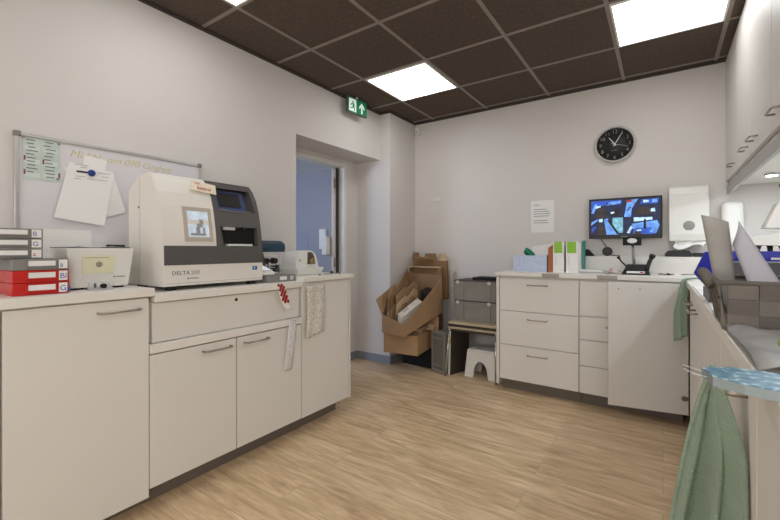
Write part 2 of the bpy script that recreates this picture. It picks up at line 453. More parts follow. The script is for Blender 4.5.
# door_1: frame and a leaf swung 90 degrees into the adjoining room
door = bpy.data.objects.new('door_1', None); link(door); door.location = (-2.81, 2.78, 0); WM['door_1'] = Matrix.Translation((-2.81, 2.78, 0)); struct(door)
f = MB(); f.box((-2.87, 2.362, 0), (-2.755, 2.40, 2.083), .002); f.box((-2.87, 3.165, 0), (-2.755, 3.203, 2.083), .002); f.box((-2.87, 2.40, 2.043), (-2.755, 3.165, 2.083), .002)
f.build('door_frame', WHITEP, door)
s_ = MB(); s_.box((-2.845, 3.135, 0), (-2.83, 3.165, 2.043)); s_.build('gap_shade_strip', GAP, door)  # dark strip standing in for the shaded gap beside the leaf
l_ = MB(); l_.box((-3.66, 3.09, .012), (-2.862, 3.13, 2.03), .002); leaf = l_.build('door_leaf', DOORP, door)
e_ = MB(); e_.box((-2.8618, 3.088, .012), (-2.846, 3.128, 2.03), .001); e_.build('edge_strip', CREAMP, leaf)
for z in (.25, 1.0, 1.83):
    MB().cyl((-2.838, 3.112, z), (-2.838, 3.112, z + .1), .009, seg=12).build('hinge', STEEL, leaf)
d_ = MB(); d_.box((-3.02, 3.062, 1.19), (-2.93, 3.0898, 1.40), .004); d_.box((-2.95, 3.03, 1.13), (-2.885, 3.0898, 1.32), .004)
tag(d_.build('wall_dispenser', WHITEP), 'pair of stepped white boxes mounted on the open bluish door leaf', 'dispenser')
d_ = MB(); d_.box((-3.37, 3.07, 1.18), (-3.2, 3.0898, 1.36), .01, 3)
tag(d_.build('clear_holder', mat('faint_clear', (190, 198, 225), .2, var=0, alpha=.13)), 'faint clear plastic holder on the bluish door leaf behind the label printer', 'holder')

# ceiling lights
PL = {(0,2): 'bright square ceiling panel light nearest the green exit sign', (3,2): 'bright square ceiling panel light at top right above the wall clock',
      (0,-1): 'ceiling panel light of which one corner shows at top left', (3,-1): 'ceiling panel light above the camera on the cabinet side',
      (0,-4): 'ceiling panel light at the rear of the room above the left counter', (3,-4): 'ceiling panel light at the rear of the room by the wall cabinets'}
for (i, j) in PANELS:
    x0, y0 = GX0 + i*P, GY0 + j*P
    t = thing('ceiling_light', PL[(i, j)], 'ceiling light', (x0 + .3, y0 + .3, ZC - .012), group='square ceiling panel lights')
    fr = MB()
    for a, b in (((x0+.013, y0+.013), (x0+.587, y0+.025)), ((x0+.013, y0+.575), (x0+.587, y0+.587)), ((x0+.013, y0+.025), (x0+.025, y0+.575)), ((x0+.575, y0+.025), (x0+.587, y0+.575))):
        fr.box((a[0], a[1], ZC - .012), (b[0], b[1], ZC - .0001))
    fr.build('frame', WHITEP, t)
    bx('diffuser', (x0+.025, y0+.025, ZC - .009), (x0+.575, y0+.575, ZC - .0005), LAMP, t)

# ================================================================== LEFT COUNTER RUN
XF = -1.90
def plinth(t, y0, y1, x=-2.0):
    return bx('plinth', (x - .02, y0, 0), (x, y1, .105), PLINTH, t)
def carcass(t, y0, y1, z0, z1, x0=XL + .005, x1=XF - .02):
    return bx('body', (x0, y0, z0), (x1, y1, z1), CAB, t)
NEAR0 = -0.30
t = thing('base_cabinet', 'white cabinet at the extreme left edge, only its seam visible', 'cabinet', (-2.17, .03, 0), group='cabinets of the left counter')
carcass(t, NEAR0, .374, .1, .974); plinth(t, NEAR0, .374)
dr = bx('door', (XF - .019, NEAR0 + .002, .075), (XF, .371, .968), CAB, t, .0015); bar_handle(dr, (XF, 0.1, .924), (XF, .25, .924), (.028, 0, 0))
t = thing('base_cabinet', 'tall white cabinet with one wide door below the red slide boxes', 'cabinet', (-2.17, .61, 0), group='cabinets of the left counter')
carcass(t, .376, .858, .1, .974); plinth(t, .376, .858)
dr = bx('door', (XF - .019, .378, .072), (XF, .858, .968), CAB, t, .0015)
bar_handle(dr, (XF, .662, .924), (XF, .815, .924), (.03, 0, 0))
t = thing('base_cabinet', 'white cabinet with lockable drawer and two doors below the analyser', 'cabinet', (-2.17, 1.31, 0), group='cabinets of the left counter')
carcass(t, .862, 1.768, .105, .715, x1=XF - .02); bx('upper_body', (XL + .005, .862, .765), (XF - .025, 1.768, .944), CAB, t); plinth(t, .859, 1.768)
bx('shelf_board', (XL + .005, .862, .716), (XF + .012, 1.768, .757), TOP, t, .002)
dw = bx('drawer', (XF - .024, .874, .76), (XF - .006, 1.755, .94), CAB, t, .0015)
MB().cyl((XF - .006, 1.304, .913), (XF - .003, 1.304, .913), .0085, seg=20).build('lock', BLACK, dw)
for a, b, h0, h1 in ((.862, 1.300, 1.112, 1.263), (1.306, 1.768, 1.349, 1.503)):
    dr = bx('door', (XF - .019, a, .108), (XF, b, .708), CAB, t, .0015)
    bar_handle(dr, (XF, h0, .673), (XF, h1, .673), (.03, 0, 0))
t = thing('base_cabinet', 'white end cabinet by the doorway with a patterned towel hung on it', 'cabinet', (-2.17, 2.01, 0), group='cabinets of the left counter')
carcass(t, 1.772, 2.228, .105, .974); plinth(t, 1.772, 2.20)
bx('door', (XF - .019, 1.774, .106), (XF, 2.226, .972), CAB, t, .0015)
bx('side_panel', (XL + .005, 2.230, .10), (XF + .004, 2.249, .974), CAB, t, .001)
tag(bx('worktop', (XL + .002, NEAR0, .976), (XF + .025, .872, 1.012), TOP, None, .002), 'white worktop section under the red slide boxes and white box', 'worktop', 'worktop sections of the left counter')
tag(bx('worktop', (XL + .002, .876, .946), (XF + .02, 1.768, .984), TOP, None, .002), 'lower white worktop section under the analyser', 'worktop', 'worktop sections of the left counter')
tag(bx('worktop', (XL + .002, 1.772, .976), (XF + .025, 2.265, 1.006), TOP, None, .002), 'white worktop section carrying the white label printer', 'worktop', 'worktop sections of the left counter')
ZA, ZM, ZE = 1.012, .984, 1.006

# ------------------------------------------------------------------ whiteboard and what hangs on it
wb = thing('whiteboard', 'large whiteboard with aluminium frame on the left wall', 'whiteboard', (XL, .965, 1.27))
W0, W1, WZ0, WZ1 = .524, 1.408, 1.10, 1.725
bx('board', (XL + .002, W0 + .01, WZ0 + .01), (XL + .014, W1 - .01, WZ1 - .01), mat('whiteboard_face', (216, 212, 214), .3, var=.015, scale=3), wb)
fr = MB()
fr.box((XL + .001, W0, WZ1 - .016), (XL + .022, W1, WZ1), .002); fr.box((XL + .001, W0, WZ0), (XL + .022, W1, WZ0 + .016), .002)
fr.box((XL + .001, W0, WZ0 + .016), (XL + .022, W0 + .016, WZ1 - .016), .002); fr.box((XL + .001, W1 - .016, WZ0 + .016), (XL + .022, W1, WZ1 - .016), .002)
fr.build('frame', ALU, wb)
for y in (W0 - .004, W1 - .022):
    bx('corner_cap', (XL + .0005, y, WZ1 - .02), (XL + .027, y + .026, WZ1 + .004), MGREY, wb, .004)
text('handwriting', 'Mid bl  om 090 Goghut', (XL + .0145, .728, 1.648), (0, 1, -.01), (0, 0, 1), .053, YINK, wb, .0002, shear=.3, offset=-.0007, spacing=.98)
WX = XL + .0142
def wall_sheet(y0, z0, w_, h_, ang, off, th=.0006, curl=0.0, m=PAPER):
    """paper on the whiteboard: hung at top, corner (y0,z0) is its top left"""
    c, s = math.cos(ang), math.sin(ang); rows = []
    for i in range(7):
        r = []
        for j in range(7):
            a = w_*j/6; b = -h_*i/6
            bulge = off + curl*(i/6)**2 + .002*(1 + math.sin(2.5*j/6 + i*.4))*(i/6)
            r.append((WX + bulge, y0 + a*c - b*s, z0 + a*s + b*c))
        rows.append(r)
    return MB().sheet(rows, th, False)
def quad_sheet(tl, tr, br, bl, off, curl, th=.0006):
    rows = []
    for i in range(8):
        rw = []
        for j in range(8):
            a, b = j/7, i/7
            y = (tl[0]*(1-a) + tr[0]*a)*(1-b) + (bl[0]*(1-a) + br[0]*a)*b; z = (tl[1]*(1-a) + tr[1]*a)*(1-b) + (bl[1]*(1-a) + br[1]*a)*b
            rw.append((WX + off + curl*b*b*(.6 + .4*a), y, z))
        rows.append(rw)
    return MB().sheet(rows, th, False)
GREENSHEET = mat('pale_green_sheet', (192, 203, 194), .5, var=.08, scale=14)
t = thing('label_sheet', 'pale green sheet of printed labels at top left of the whiteboard', 'sheet', (WX, .622, 1.512))
bx('sheet', (WX + .0005, .552, 1.512), (WX + .0015, .692, 1.708), GREENSHEET, t)
pr = MB()
for k in range(11):
    for c_ in range(2):
        if random.random() < .85:
            y = .562 + c_*.066 + random.uniform(0, .012); z = 1.694 - k*.0165
            pr.box((WX + .0015, y, z), (WX + .0018, y + random.uniform(.024, .04), z + .0045))
pr.build('print', mat('soft_ink', (104, 108, 106), .8, var=0), t)
for k in range(6): bx('label_patch', (WX + .00151, .56 + (k % 2)*.066, 1.525 + (k//2)*.062), (WX + .00165, .615 + (k % 2)*.066, 1.545 + (k//2)*.062), mat('mint_patch', (204, 213, 205), .6, var=0), t)
for y, z in ((.556, 1.60), (.556, 1.535), (.624, 1.59), (.684, 1.535)): bx('coloured_tab', (WX + .0015, y, z), (WX + .0019, y + .007, z + .022), mat('maroon_tab', (128, 76, 70), .6, var=0), t)
for n_, (y, z) in enumerate(((.556, 1.704), (.686, 1.700), (.682, 1.528))):
    tag(MB().cyl((WX + .002, y, z), (WX + .009, y, z), .006, .005, 12).build('magnet', STEEL), ('small steel magnet at the top left corner of the green label sheet', 'small steel magnet at the top right corner of the green label sheet', 'small dark magnet at the lower right corner of the green label sheet')[n_], 'magnet', 'small magnets on the label sheet')
o = tag(wall_sheet(.79, 1.668, .10, .11, -.12, .0008).build('paper_note', PAPER), 'small white note half hidden on top of the whiteboard sheets, behind the others', 'paper')
o = tag(quad_sheet((.705, 1.590), (.915, 1.60), (.98, 1.388), (.79, 1.325), .003, .003)  .build('paper_note', PAPER), 'white sheet tilted under the magnet, its corner poking out at right', 'paper')
t = thing('paper_note', 'foremost white sheet held askew on the whiteboard by a blue magnet', 'paper', (WX + .006, .8, 1.31))
quad_sheet((.726, 1.622), (.924, 1.587), (.873, 1.308), (.664, 1.340), .006, .012).build('sheet', PAPER, t)
pr = MB(); pr.box((WX + .0072, .755, 1.574), (WX + .0080, .815, 1.583))
pr.build('print', DINK, t)
pr = MB()
for k, (y, z, l) in enumerate(((.745, 1.612, .06), (.77, 1.60, .03), (.845, 1.584, .06), (.865, 1.565, .03), (.75, 1.553, .04), (.80, 1.546, .09), (.745, 1.54, .03))): pr.box((WX + .0076, y, z), (WX + .0082, y + l, z + .002))
pr.build('handwriting', INK, t)
tag(MB().lathe([(.0165, 0), (.0165, .006), (.013, .009), (0, .010)], (WX + .0095, .818, 1.578), (1, 0, 0), 24).build('magnet', mat('blue_magnet', (24, 58, 132), .35, var=0)), 'round blue magnet holding the white sheets on the whiteboard', 'magnet')
tag(wall_sheet(.62, 1.283, .20, .16, 0, .0008).build('paper_note', PAPER), 'white sheet low on the whiteboard, behind the white box', 'paper')

# ------------------------------------------------------------------ slide storage boxes
def slide_box(name, label, y0, y1, z0, h, x1, body_m, lab_txt, lab_ink, group):
    t = thing(name, label, 'slide box', (x1 - .1, (y0 + y1)/2, z0), group=group)
    m = MB(); m.box((x1 - .20, y0, z0 + .0005), (x1, y1, z0 + h - .0008), .002); m.build('body', body_m, t)
    m = MB(); yl0, yl1 = y0 + (y1 - y0)*.26, y0 + (y1 - y0)*.74
    m.box((x1 - .001, yl0 - .004, z0 + h*.26), (x1 + .010, yl1 + .004, z0 + h*.36)); m.box((x1 - .001, yl0 - .004, z0 + h*.36), (x1 + .008, yl0 - .001, z0 + h*.84)); m.box((x1 - .001, yl1 + .001, z0 + h*.36), (x1 + .008, yl1 + .004, z0 + h*.84))
    pull = m.build('label_holder', body_m, t)
    bx('label', (x1 + .0005, yl0, z0 + h*.38), (x1 + .006, yl1, z0 + h*.82), PAPER, pull)
    st = bx('sticker', (x1 + .0002, y1 - (y1-y0)*.19, z0 + h*.12), (x1 + .0012, y1 - (y1-y0)*.03, z0 + h*.9), PAPER, t)
    text('lettering', lab_txt, (x1 + .0013, y1 - (y1-y0)*.175, z0 + h*.26), (0, 1, 0), (0, 0, 1), h*.62, lab_ink, st, .0002)
    return t
G1 = 'stacked slide boxes on the left counter'
slide_box('slide_box', 'red slide box at the bottom of the stack, marked Gg', .415, .583, ZA, .047, -1.955, RED, 'Gg', BINK, G1)
slide_box('slide_box', 'red slide box second from the bottom of the stack', .415, .583, ZA + .047, .047, -1.955, RED, 'Bl', BINK, G1)
slide_box('slide_box', 'grey slide box lying directly on the red boxes', .415, .583, ZA + .094, .043, -1.955, MGREY, 'a', BINK, G1)
for k, (tx, ink, lb) in enumerate((('a', RINK, 'grey slide box lowest of the three set back on top'), ('G', BINK, 'grey slide box in the middle of the three set back on top'), ('B', BINK, 'grey slide box topmost of the whole stack'))):
    slide_box('slide_box', lb, .33, .508, ZA + .1372 + k*.0385, .0385, -1.975, MGREY, tx, ink, G1)

# ------------------------------------------------------------------ white box device behind them
t = thing('white_box_printer', 'white box with a yellow sticky note, beside the red slide boxes', 'printer', (-2.16, .72, ZA))
y0, y1, xf = .60, .845, -2.03
m = MB(); m.hull8([(xf-.24, y0+.01, ZA+.008), (xf-.012, y0+.01, ZA+.008), (xf-.012, y1-.012, ZA+.008), (xf-.24, y1-.012, ZA+.008)],
                  [(xf-.25, y0-.002, ZA+.178), (xf+.006, y0-.002, ZA+.178), (xf+.006, y1+.004, ZA+.178), (xf-.25, y1+.004, ZA+.178)], .004)
m.build('body', WHITEP, t)
m = MB(); m.box((xf-.235, y0+.004, ZA+.1785), (xf-.01, y1-.004, ZA+.183), .002); m.build('lid', DGREY, t)
for yy in (y0+.03, y1-.06):
    bx('foot', (xf-.06, yy, ZA), (xf-.03, yy+.035, ZA+.008), BLACK, t)
no = MB(); no.hull8([(xf-.003, y0+.053, ZA+.066), (xf-.0022, y0+.053, ZA+.066), (xf-.0022, y0+.17, ZA+.07), (xf-.003, y0+.17, ZA+.07)],
                    [(xf+.004, y0+.05, ZA+.145), (xf+.0052, y0+.05, ZA+.145), (xf+.0052, y0+.172, ZA+.148), (xf+.004, y0+.172, ZA+.148)])
note = no.build('sticky_note', mat('yellow_note', (226, 222, 190), .8, var=.02), t)
bx('handwriting', (xf+.004, y0+.060, ZA+.136), (xf+.0055, y0+.15, ZA+.138), INK, note)
MB().lathe([(.013, 0), (.013, .0006), (.0105, .0006), (.0105, 0)], (xf+.0022, y0+.112, ZA+.108), (1, 0, -.09), 20).build('round_stamp', mat('stamp_ink', (196, 190, 164), .8, var=0), note)
m = MB(); m.box((xf-.006, y1-.075, ZA+.048), (xf-.0042, y1-.069, ZA+.054)); m.box((xf-.006, y1-.066, ZA+.049), (xf-.0042, y1-.03, ZA+.0525)); m.build('logo_print', INK, t)
tag(MB().sheet([[(xf-.16+.05*i, .67+.035*j, ZA+.1855+.004*math.sin(i*1.3+j)) for j in range(4)] for i in range(4)], .0008).build('paper_slip', PAPER), 'crumpled white slip lying on top of the white box', 'paper')
tag(MB().cyl((xf-.07, .765, ZA+.1905), (xf-.04, .83, ZA+.1895), .005, seg=10).build('marker_pen', BLACK), 'black marker pen on top of the white box', 'pen')
t = thing('tape_dispenser', 'small clear plastic holder with a black knob in front of the white box', 'holder', (-1.985, .70, ZA))
m = MB(); m.hull8([(-2.0, .655, ZA), (-1.965, .655, ZA), (-1.965, .745, ZA), (-2.0, .745, ZA)], [(-1.998, .662, ZA+.034), (-1.984, .662, ZA+.034), (-1.984, .738, ZA+.034), (-1.998, .738, ZA+.034)], .003); m.build('body', CLEAR, t)
MB().cyl((-1.972, .705, ZA+.018), (-1.955, .705, ZA+.018), .0105, seg=18).build('knob', BLACK, t)
bx('clip', (-1.974, .674, ZA+.012), (-1.966, .68, ZA+.03), DGREY, t)

# ------------------------------------------------------------------ analyser
AY0, AY1, AYS = .945, 1.51, 1.222
t = thing('slide_scanner', 'large white and grey bench analyser with a small screen and window', 'laboratory machine', (-2.13, 1.23, ZM))
prof = [(-2.315, 1.008), (-1.957, 1.008), (-1.952, 1.012), (-1.95, 1.105)]                         # lower white body
m = MB(); m.prism([(-2.315, 1.006), (-1.953, 1.006), (-1.95, 1.01), (-1.95, 1.108), (-2.315, 1.108)], (0, AY0, 0), (1,0,0), (0,0,1), (0,1,0), AY1 - AY0); m.build('base', CREAMP, t)
m = MB(); m.prism([(-2.20, 1.108), (-1.9485, 1.108), (-1.952, 1.203), (-2.20, 1.203)], (0, AY0 + .004, 0), (1,0,0), (0,0,1), (0,1,0), AY1 - AY0 - .0025); m.build('grey_band', DGREY, t)
curve = [(-1.957, 1.203), (-1.963, 1.26), (-1.975, 1.33), (-1.990, 1.40), (-2.014, 1.47), (-2.048, 1.525), (-2.082, 1.562)]
backp = [(-2.10, 1.570), (-2.16, 1.562), (-2.22, 1.545), (-2.28, 1.517), (-2.31, 1.487), (-2.315, 1.108), (-2.20, 1.108), (-2.20, 1.203)]
m = MB(); m.prism(curve + backp, (0, AY0, 0), (1,0,0), (0,0,1), (0,1,0), AYS - AY0)
m.prism([(-2.20, 1.108), (-1.951, 1.108), (-1.954, 1.203), (-2.20, 1.203)], (0, AY0, 0), (1,0,0), (0,0,1), (0,1,0), .0038); body = m.build('white_housing', CREAMP, t)
# grey right housing, with recesses for the screen and the slot
gc = [(x + .004, z) for x, z in curve]
def on(z):                                                              # front of the curved housing at height z
    for (xa, za), (xb, zb) in zip(gc, gc[1:]):
        if za <= z <= zb: return xa + (xb - xa)*(z - za)/(zb - za)
    return gc[-1][0]
m = MB(); gb = [(-2.10, 1.568), (-2.31, 1.52), (-2.315, 1.108), (-2.20, 1.108), (-2.20, 1.203)]
m.prism(gc + gb, (0, AYS, 0), (1,0,0), (0,0,1), (0,1,0), .028); m.prism(gc + gb, (0, AY1 - .028, 0), (1,0,0), (0,0,1), (0,1,0), .028)
inner = [(x - .05, z) for x, z in gc]
m.prism(inner + gb, (0, AYS + .028, 0), (1,0,0), (0,0,1), (0,1,0), AY1 - AYS - .056)
def band(z0, z1):
    zs = [z0] + [z for _, z in gc if z0 < z < z1] + [z1]
    m.prism([(on(z), z) for z in zs] + [(on(z) - .06, z) for z in reversed(zs)], (0, AYS + .028, 0), (1,0,0), (0,0,1), (0,1,0), AY1 - AYS - .056)
band(1.31, 1.398); band(1.527, 1.562)
grey = m.build('grey_housing', DGREY, t)
def panel(z0, z1, ya, yb, out, th, mt, name, par, z0b=None):
    xa, xb = on(z0) + out, on(z1) + out
    q = MB(); q.hull8([(xa - th, ya, z0), (xa, ya, z0), (xa, yb, z0), (xa - th, yb, z0)], [(xb - th, ya, z1), (xb, ya, z1), (xb, yb, z1), (xb - th, yb, z1)])
    return q.build(name, mt, par)
SCRB = mat('screen_bezel', (68, 80, 118), .3, var=0)
sc = panel(1.405, 1.515, AYS + .035, AY1 - .06, -.030, .012, SCRB, 'screen', grey)
panel(1.424, 1.502, AYS + .06, AY1 - .09, -.0285, .004, mat('screen_dark', (52, 50, 50), .25, var=.1, scale=60), 'display', sc)
bx('slot', (-2.02, AYS + .03, 1.207), (-1.99, AY1 - .03, 1.30), BLACKM, grey)
q = MB(); q.hull8([(-2.0, AYS+.03, 1.204), (-1.957, AYS+.03, 1.204), (-1.97, AYS+.055, 1.204), (-2.0, AYS+.055, 1.204)], [(-2.0, AYS+.03, 1.309), (-1.972, AYS+.03, 1.309), (-1.975, AYS+.034, 1.309), (-2.0, AYS+.034, 1.309)]); q.build('slot_cheek', DGREY, grey)
bx('tray', (-1.99, AYS + .07, 1.2035), (-1.962, AY1 - .06, 1.215), WHITEP, grey, .002)
bx('slot_lamp', (-1.985, AYS + .05, 1.292), (-1.972, AYS + .12, 1.309), mat('pale_grey_plastic', (190, 190, 188), .3, var=0), grey)
bx('sensor', (-1.985, AYS + .17, 1.297), (-1.972, AYS + .20, 1.309), BLACK, grey)
m = MB(); m.tube([(on(1.405) + .001, AYS + .035, 1.404), (on(1.395) + .003, AYS + .12, 1.395), (on(1.404) + .001, AY1 - .05, 1.403)], .0035, 8); m.build('lip', mat('lip_grey', (120, 118, 116), .4, var=0), grey)
# viewing window in the white housing
def wp(z, out): return on(z) - .004 + out
def wpanel(z0, z1, ya, yb, out, th, mt, name, par):
    xa, xb = wp(z0, out), wp(z1, out)
    q = MB(); q.hull8([(xa - th, ya, z0), (xa, ya, z0), (xa, yb, z0), (xa - th, yb, z0)], [(xb - th, ya, z1), (xb, ya, z1), (xb, yb, z1), (xb - th, yb, z1)])
    return q.build(name, mt, par)
WZa, WZb, WYa, WYb = 1.226, 1.402, 1.052, 1.203
win = MB()
for (za, zb, ya, yb) in ((WZa, WZa + .022, WYa, WYb), (WZb - .02, WZb, WYa, WYb), (WZa + .022, WZb - .02, WYa, WYa + .02), (WZa + .022, WZb - .02, WYb - .018, WYb)):
    xa, xb = wp(za, .004), wp(zb, .004)
    win.hull8([(xa - .012, ya, za), (xa, ya, za), (xa, yb, za), (xa - .012, yb, za)], [(xb - .012, ya, zb), (xb, ya, zb), (xb, yb, zb), (xb - .012, yb, zb)])
wf = win.build('window_frame', mat('frame_beige', (182, 172, 158), .4, var=0), body)
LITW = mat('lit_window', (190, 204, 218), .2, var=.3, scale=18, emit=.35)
wpanel(WZa + .022, WZb - .02, WYa + .02, WYb - .018, .0015, .003, LITW, 'pane', wf)
q = MB()
for (z, ya, yb, h) in ((1.256, 1.085, 1.165, .012), (1.268, 1.115, 1.135, .03), (1.298, 1.12, 1.15, .02), (1.318, 1.135, 1.155, .022), (1.268, 1.152, 1.162, .03)):
    xa, xb = wp(z, .0026), wp(z + h, .0026)
    q.hull8([(xa - .001, ya, z), (xa, ya, z), (xa, yb, z), (xa - .001, yb, z)], [(xb - .001, ya, z + h), (xb, ya, z + h), (xb, yb, z + h), (xb - .001, yb, z + h)])
q.build('inner_mechanism', mat('mechanism_grey', (150, 152, 152), .4, var=.05), wf)
text('lettering', 'DELTA', (-1.9494, .984, 1.06), (0, 1, 0), (0, 0, 1), .0275, mat('deep_blue_ink', (48, 66, 98), .5, var=0), t, .0003, spacing=1.1)
text('lettering', '200', (-1.9494, 1.078, 1.06), (0, 1, 0), (0, 0, 1), .0285, INK, t, .0003, spacing=1.1)
m = MB(); m.box((-1.95, 1.06, 1.036), (-1.9492, 1.068, 1.045)); m.box((-1.95, 1.072, 1.038), (-1.9492, 1.118, 1.043)); m.build('logo_print', INK, t)
st = bx('sticker', (-1.95, 1.44, 1.067), (-1.949, 1.472, 1.089), mat('blue_sticker', (34, 108, 170), .5, var=0), t)
text('lettering', 'P', (-1.9488, 1.449, 1.071), (0, 1, 0), (0, 0, 1), .018, PAPER, st, .0002)
m = MB(); m.box((-1.9512, AY0+.01, 1.018), (-1.9496, AY1-.002, 1.0195)); m.build('seam', MGREY, t)
for yy in (AY0 + .03, AY1 - .08):
    for xx in (-2.29, -2.0): bx('foot', (xx, yy, ZM), (xx + .035, yy + .04, 1.006), BLACK, t)
MB().cyl((-2.20, AY0 - .002, 1.40), (-2.20, AY0, 1.40), .006, seg=12).build('screw_cap', DGREY, t)
m = MB(); m.box((-2.1905, AY0 - .0004, 1.008), (-2.189, AY0 + .001, 1.55)); m.build('side_seam', MGREY, t)
# card lying on the shoulder between the two housings
cs = thing('sign_card', 'cream card with red handwriting on top of the analyser', 'card', (-2.03, 1.23, 1.505))
c_ = MB(); u = Vector((-.20, .0, .33)).normalized()
CT = Matrix.Translation((-2.016, 1.113, 1.496)) @ Matrix.Rotation(math.radians(-5), 4, 'X')
c_ = MB(CT); c_.hull8([(0, 0, 0), (.006, 0, 0), (.006, .142, -.002), (0, .142, -.002)], [(-.012, .004, .052), (-.006, .004, .052), (-.006, .138, .05), (-.012, .138, .05)], .001)
card = c_.build('card', mat('cream_card', (232, 222, 200), .7, var=.02), cs)
cn = CT @ Vector((.0066, .012, .012))
text('handwriting', 'kontrol', CT @ Vector((.0056, .03, .010)), (0, 1, -.08), (-.012, 0, .05), .026, RINK, card, .0003, shear=.2)
text('handwriting', 'husk', CT @ Vector((-.0012, .018, .036)), (0, 1, -.08), (-.012, 0, .05), .016, RINK, card, .0003, shear=.2)

# ------------------------------------------------------------------ right end of the left counter
t = thing('grey_box', 'flat grey box with a white label beside the analyser', 'box', (-2.06, 1.66, ZM))
bx('body', (-2.16, 1.54, ZM), (-1.945, 1.764, ZM + .042), MGREY, t, .003)
bx('label', (-1.945, 1.635, ZM + .012), (-1.9438, 1.69, ZM + .034), PAPER, t); bx('button', (-1.945, 1.715, ZM + .008), (-1.9425, 1.742, ZM + .036), mat('pale_grey_plastic', (190, 190, 188)), t, .002)
t = thing('payment_terminal', 'dark blue scanner head with curved top behind the analyser', 'scanner', (-2.2, 1.67, ZM))
m = MB(); m.prism([(-.05, 0), (.055, 0), (.06, .03), (.055, .055), (.02, .075), (-.04, .08), (-.055, .05)], (-2.23, 1.60, 1.168), (1,0,0), (0,0,1), (0,1,0), .27); m.build('head', mat('petrol_blue', (36, 62, 82), .3, var=.03), t)
m = MB(); m.hull8([(-2.28, 1.66, ZM), (-2.19, 1.66, ZM), (-2.19, 1.74, ZM), (-2.28, 1.74, ZM)], [(-2.25, 1.68, 1.16), (-2.21, 1.68, 1.16), (-2.21, 1.72, 1.16), (-2.25, 1.72, 1.16)], .003); m.build('stand', DGREY, t)
t = thing('small_display', 'small white device with a lit sloping screen, beside the analyser', 'device', (-2.08, 1.60, ZM + .042))
m = MB(); m.hull8([(-2.16, 1.545, ZM + .0425), (-2.02, 1.545, ZM + .0425), (-2.02, 1.665, ZM + .0425), (-2.16, 1.665, ZM + .0425)], [(-2.155, 1.55, ZM + .105), (-2.04, 1.55, ZM + .066), (-2.04, 1.66, ZM + .066), (-2.155, 1.66, ZM + .105)], .003); m.build('body', CREAMP, t)
m = MB(); m.hull8([(-2.15, 1.56, ZM + .104), (-2.055, 1.56, ZM + .0718), (-2.055, 1.648, ZM + .0718), (-2.15, 1.648, ZM + .104)], [(-2.1495, 1.56, ZM + .1055), (-2.0545, 1.56, ZM + .0732), (-2.0545, 1.648, ZM + .0732), (-2.1495, 1.648, ZM + .1055)]); m.build('screen', mat('lit_screen', (220, 232, 240), .3, var=0, emit=.5), t)
pts = []
for k in range(48):
    a = k*.42; pts.append((-2.10 + .035*math.cos(a), 1.725 + .022*math.sin(a) , ZM + .052 + .0010*k))
pts += [(-2.16, 1.755, ZM + .06), (-2.2, 1.764, ZM + .045)]
tag(MB().tube(pts, .0035, 6).build('power_cable', BLACK), 'coiled black cable heaped on the flat grey box', 'cable')
sk = thing('wall_socket', 'wall socket with two round black plugs behind the analyser', 'socket', (XL, 1.93, 1.08))
bx('plate', (XL + .001, 1.86, 1.045), (XL + .014, 2.02, 1.145), WHITEP, sk, .003)
for y in (1.90, 1.975):
    pg = MB().cyl((XL + .014, y, 1.1), (XL + .055, y, 1.1), .024, .02, 20).build('plug', BLACK, sk)
    MB().tube([(XL + .05, y, 1.085), (XL + .065, y, 1.06), (XL + .06, y - .02, 1.03), (XL + .05, y - .05, 1.012)], .0035, 6).build('cord', BLACK, pg)
# label printer
t = thing('label_printer', 'white rounded label printer with paper roll slot near the doorway', 'label printer', (-2.1, 1.97, ZE))
m = MB(); m.hull8([(-2.2, 1.86, ZE + .001), (-2.03, 1.86, ZE + .001), (-2.03, 2.08, ZE + .001), (-2.2, 2.08, ZE + .001)], [(-2.215, 1.845, ZE + .052), (-2.015, 1.845, ZE + .052), (-2.015, 2.10, ZE + .052), (-2.215, 2.10, ZE + .052)], .006, 3); m.build('tray', WHITEP, t)
arc = [(-.088, 0), (-.088, .04)] + [(-.08 + .08*(1 - math.cos(a)), .04 + .062*math.sin(a)) for a in [k*PI/16 for k in range(1, 9)]] + [(.03, .097), (.055, .075), (.07, .04), (.08, 0)]
m = MB(); m.prism(arc, (-2.11, 1.852, ZE + .0525), (0,1,0), (0,0,1), (1,0,0), .085)
# arched hood whose axis runs across the counter
m.bm.free(); m = MB()
arc2 = [(1.85, .0), (1.852, .042), (1.868, .078), (1.895, .104), (1.93, .117), (1.975, .120), (2.005, .113), (2.03, .093), (2.05, .054), (2.062, .0)]
m.prism(arc2, (-2.19, 0, ZE + .0525), (0,1,0), (0,0,1), (1,0,0), .15); m.build('hood', WHITEP, t)
m = MB(); m.prism([(1.955, .024), (1.957, .106), (1.985, .108), (2.008, .098), (2.024, .066), (2.03, .024)], (-2.04, 0, ZE + .0525), (0,1,0), (0,0,1), (1,0,0), .002); sl = m.build('roll_slot', mat('slot_brown', (92, 82, 66), .6, var=0), t)
MB().lathe([(.018, 0), (.022, .003), (.022, .012), (.016, .016)], (-2.038, 1.995, ZE + .098), (1, 0, 0), 20).build('roll', mat('brass_roll', (150, 132, 96), .35, .5, var=0), sl)
MB().cyl((-2.04, 1.885, ZE + .105), (-2.038, 1.885, ZE + .105), .012, seg=20).build('button', mat('pale_grey_plastic', (190, 190, 188)), t)
t = thing('metal_tool', 'small steel clip on the worktop beside the label printer', 'tool', (-1.97, 2.12, ZE))
MB().tube([(-1.99, 2.06, ZE + .004), (-1.97, 2.10, ZE + .004), (-1.975, 2.16, ZE + .006), (-1.95, 2.2, ZE + .004)], .0035, 8).build('arm', STEEL, t)
MB().lathe([(.011, 0), (.014, .006), (.010, .016), (.004, .02)], (-1.975, 2.13, ZE + .007), (0,0,1), 14).build('knob', DGREY, t)
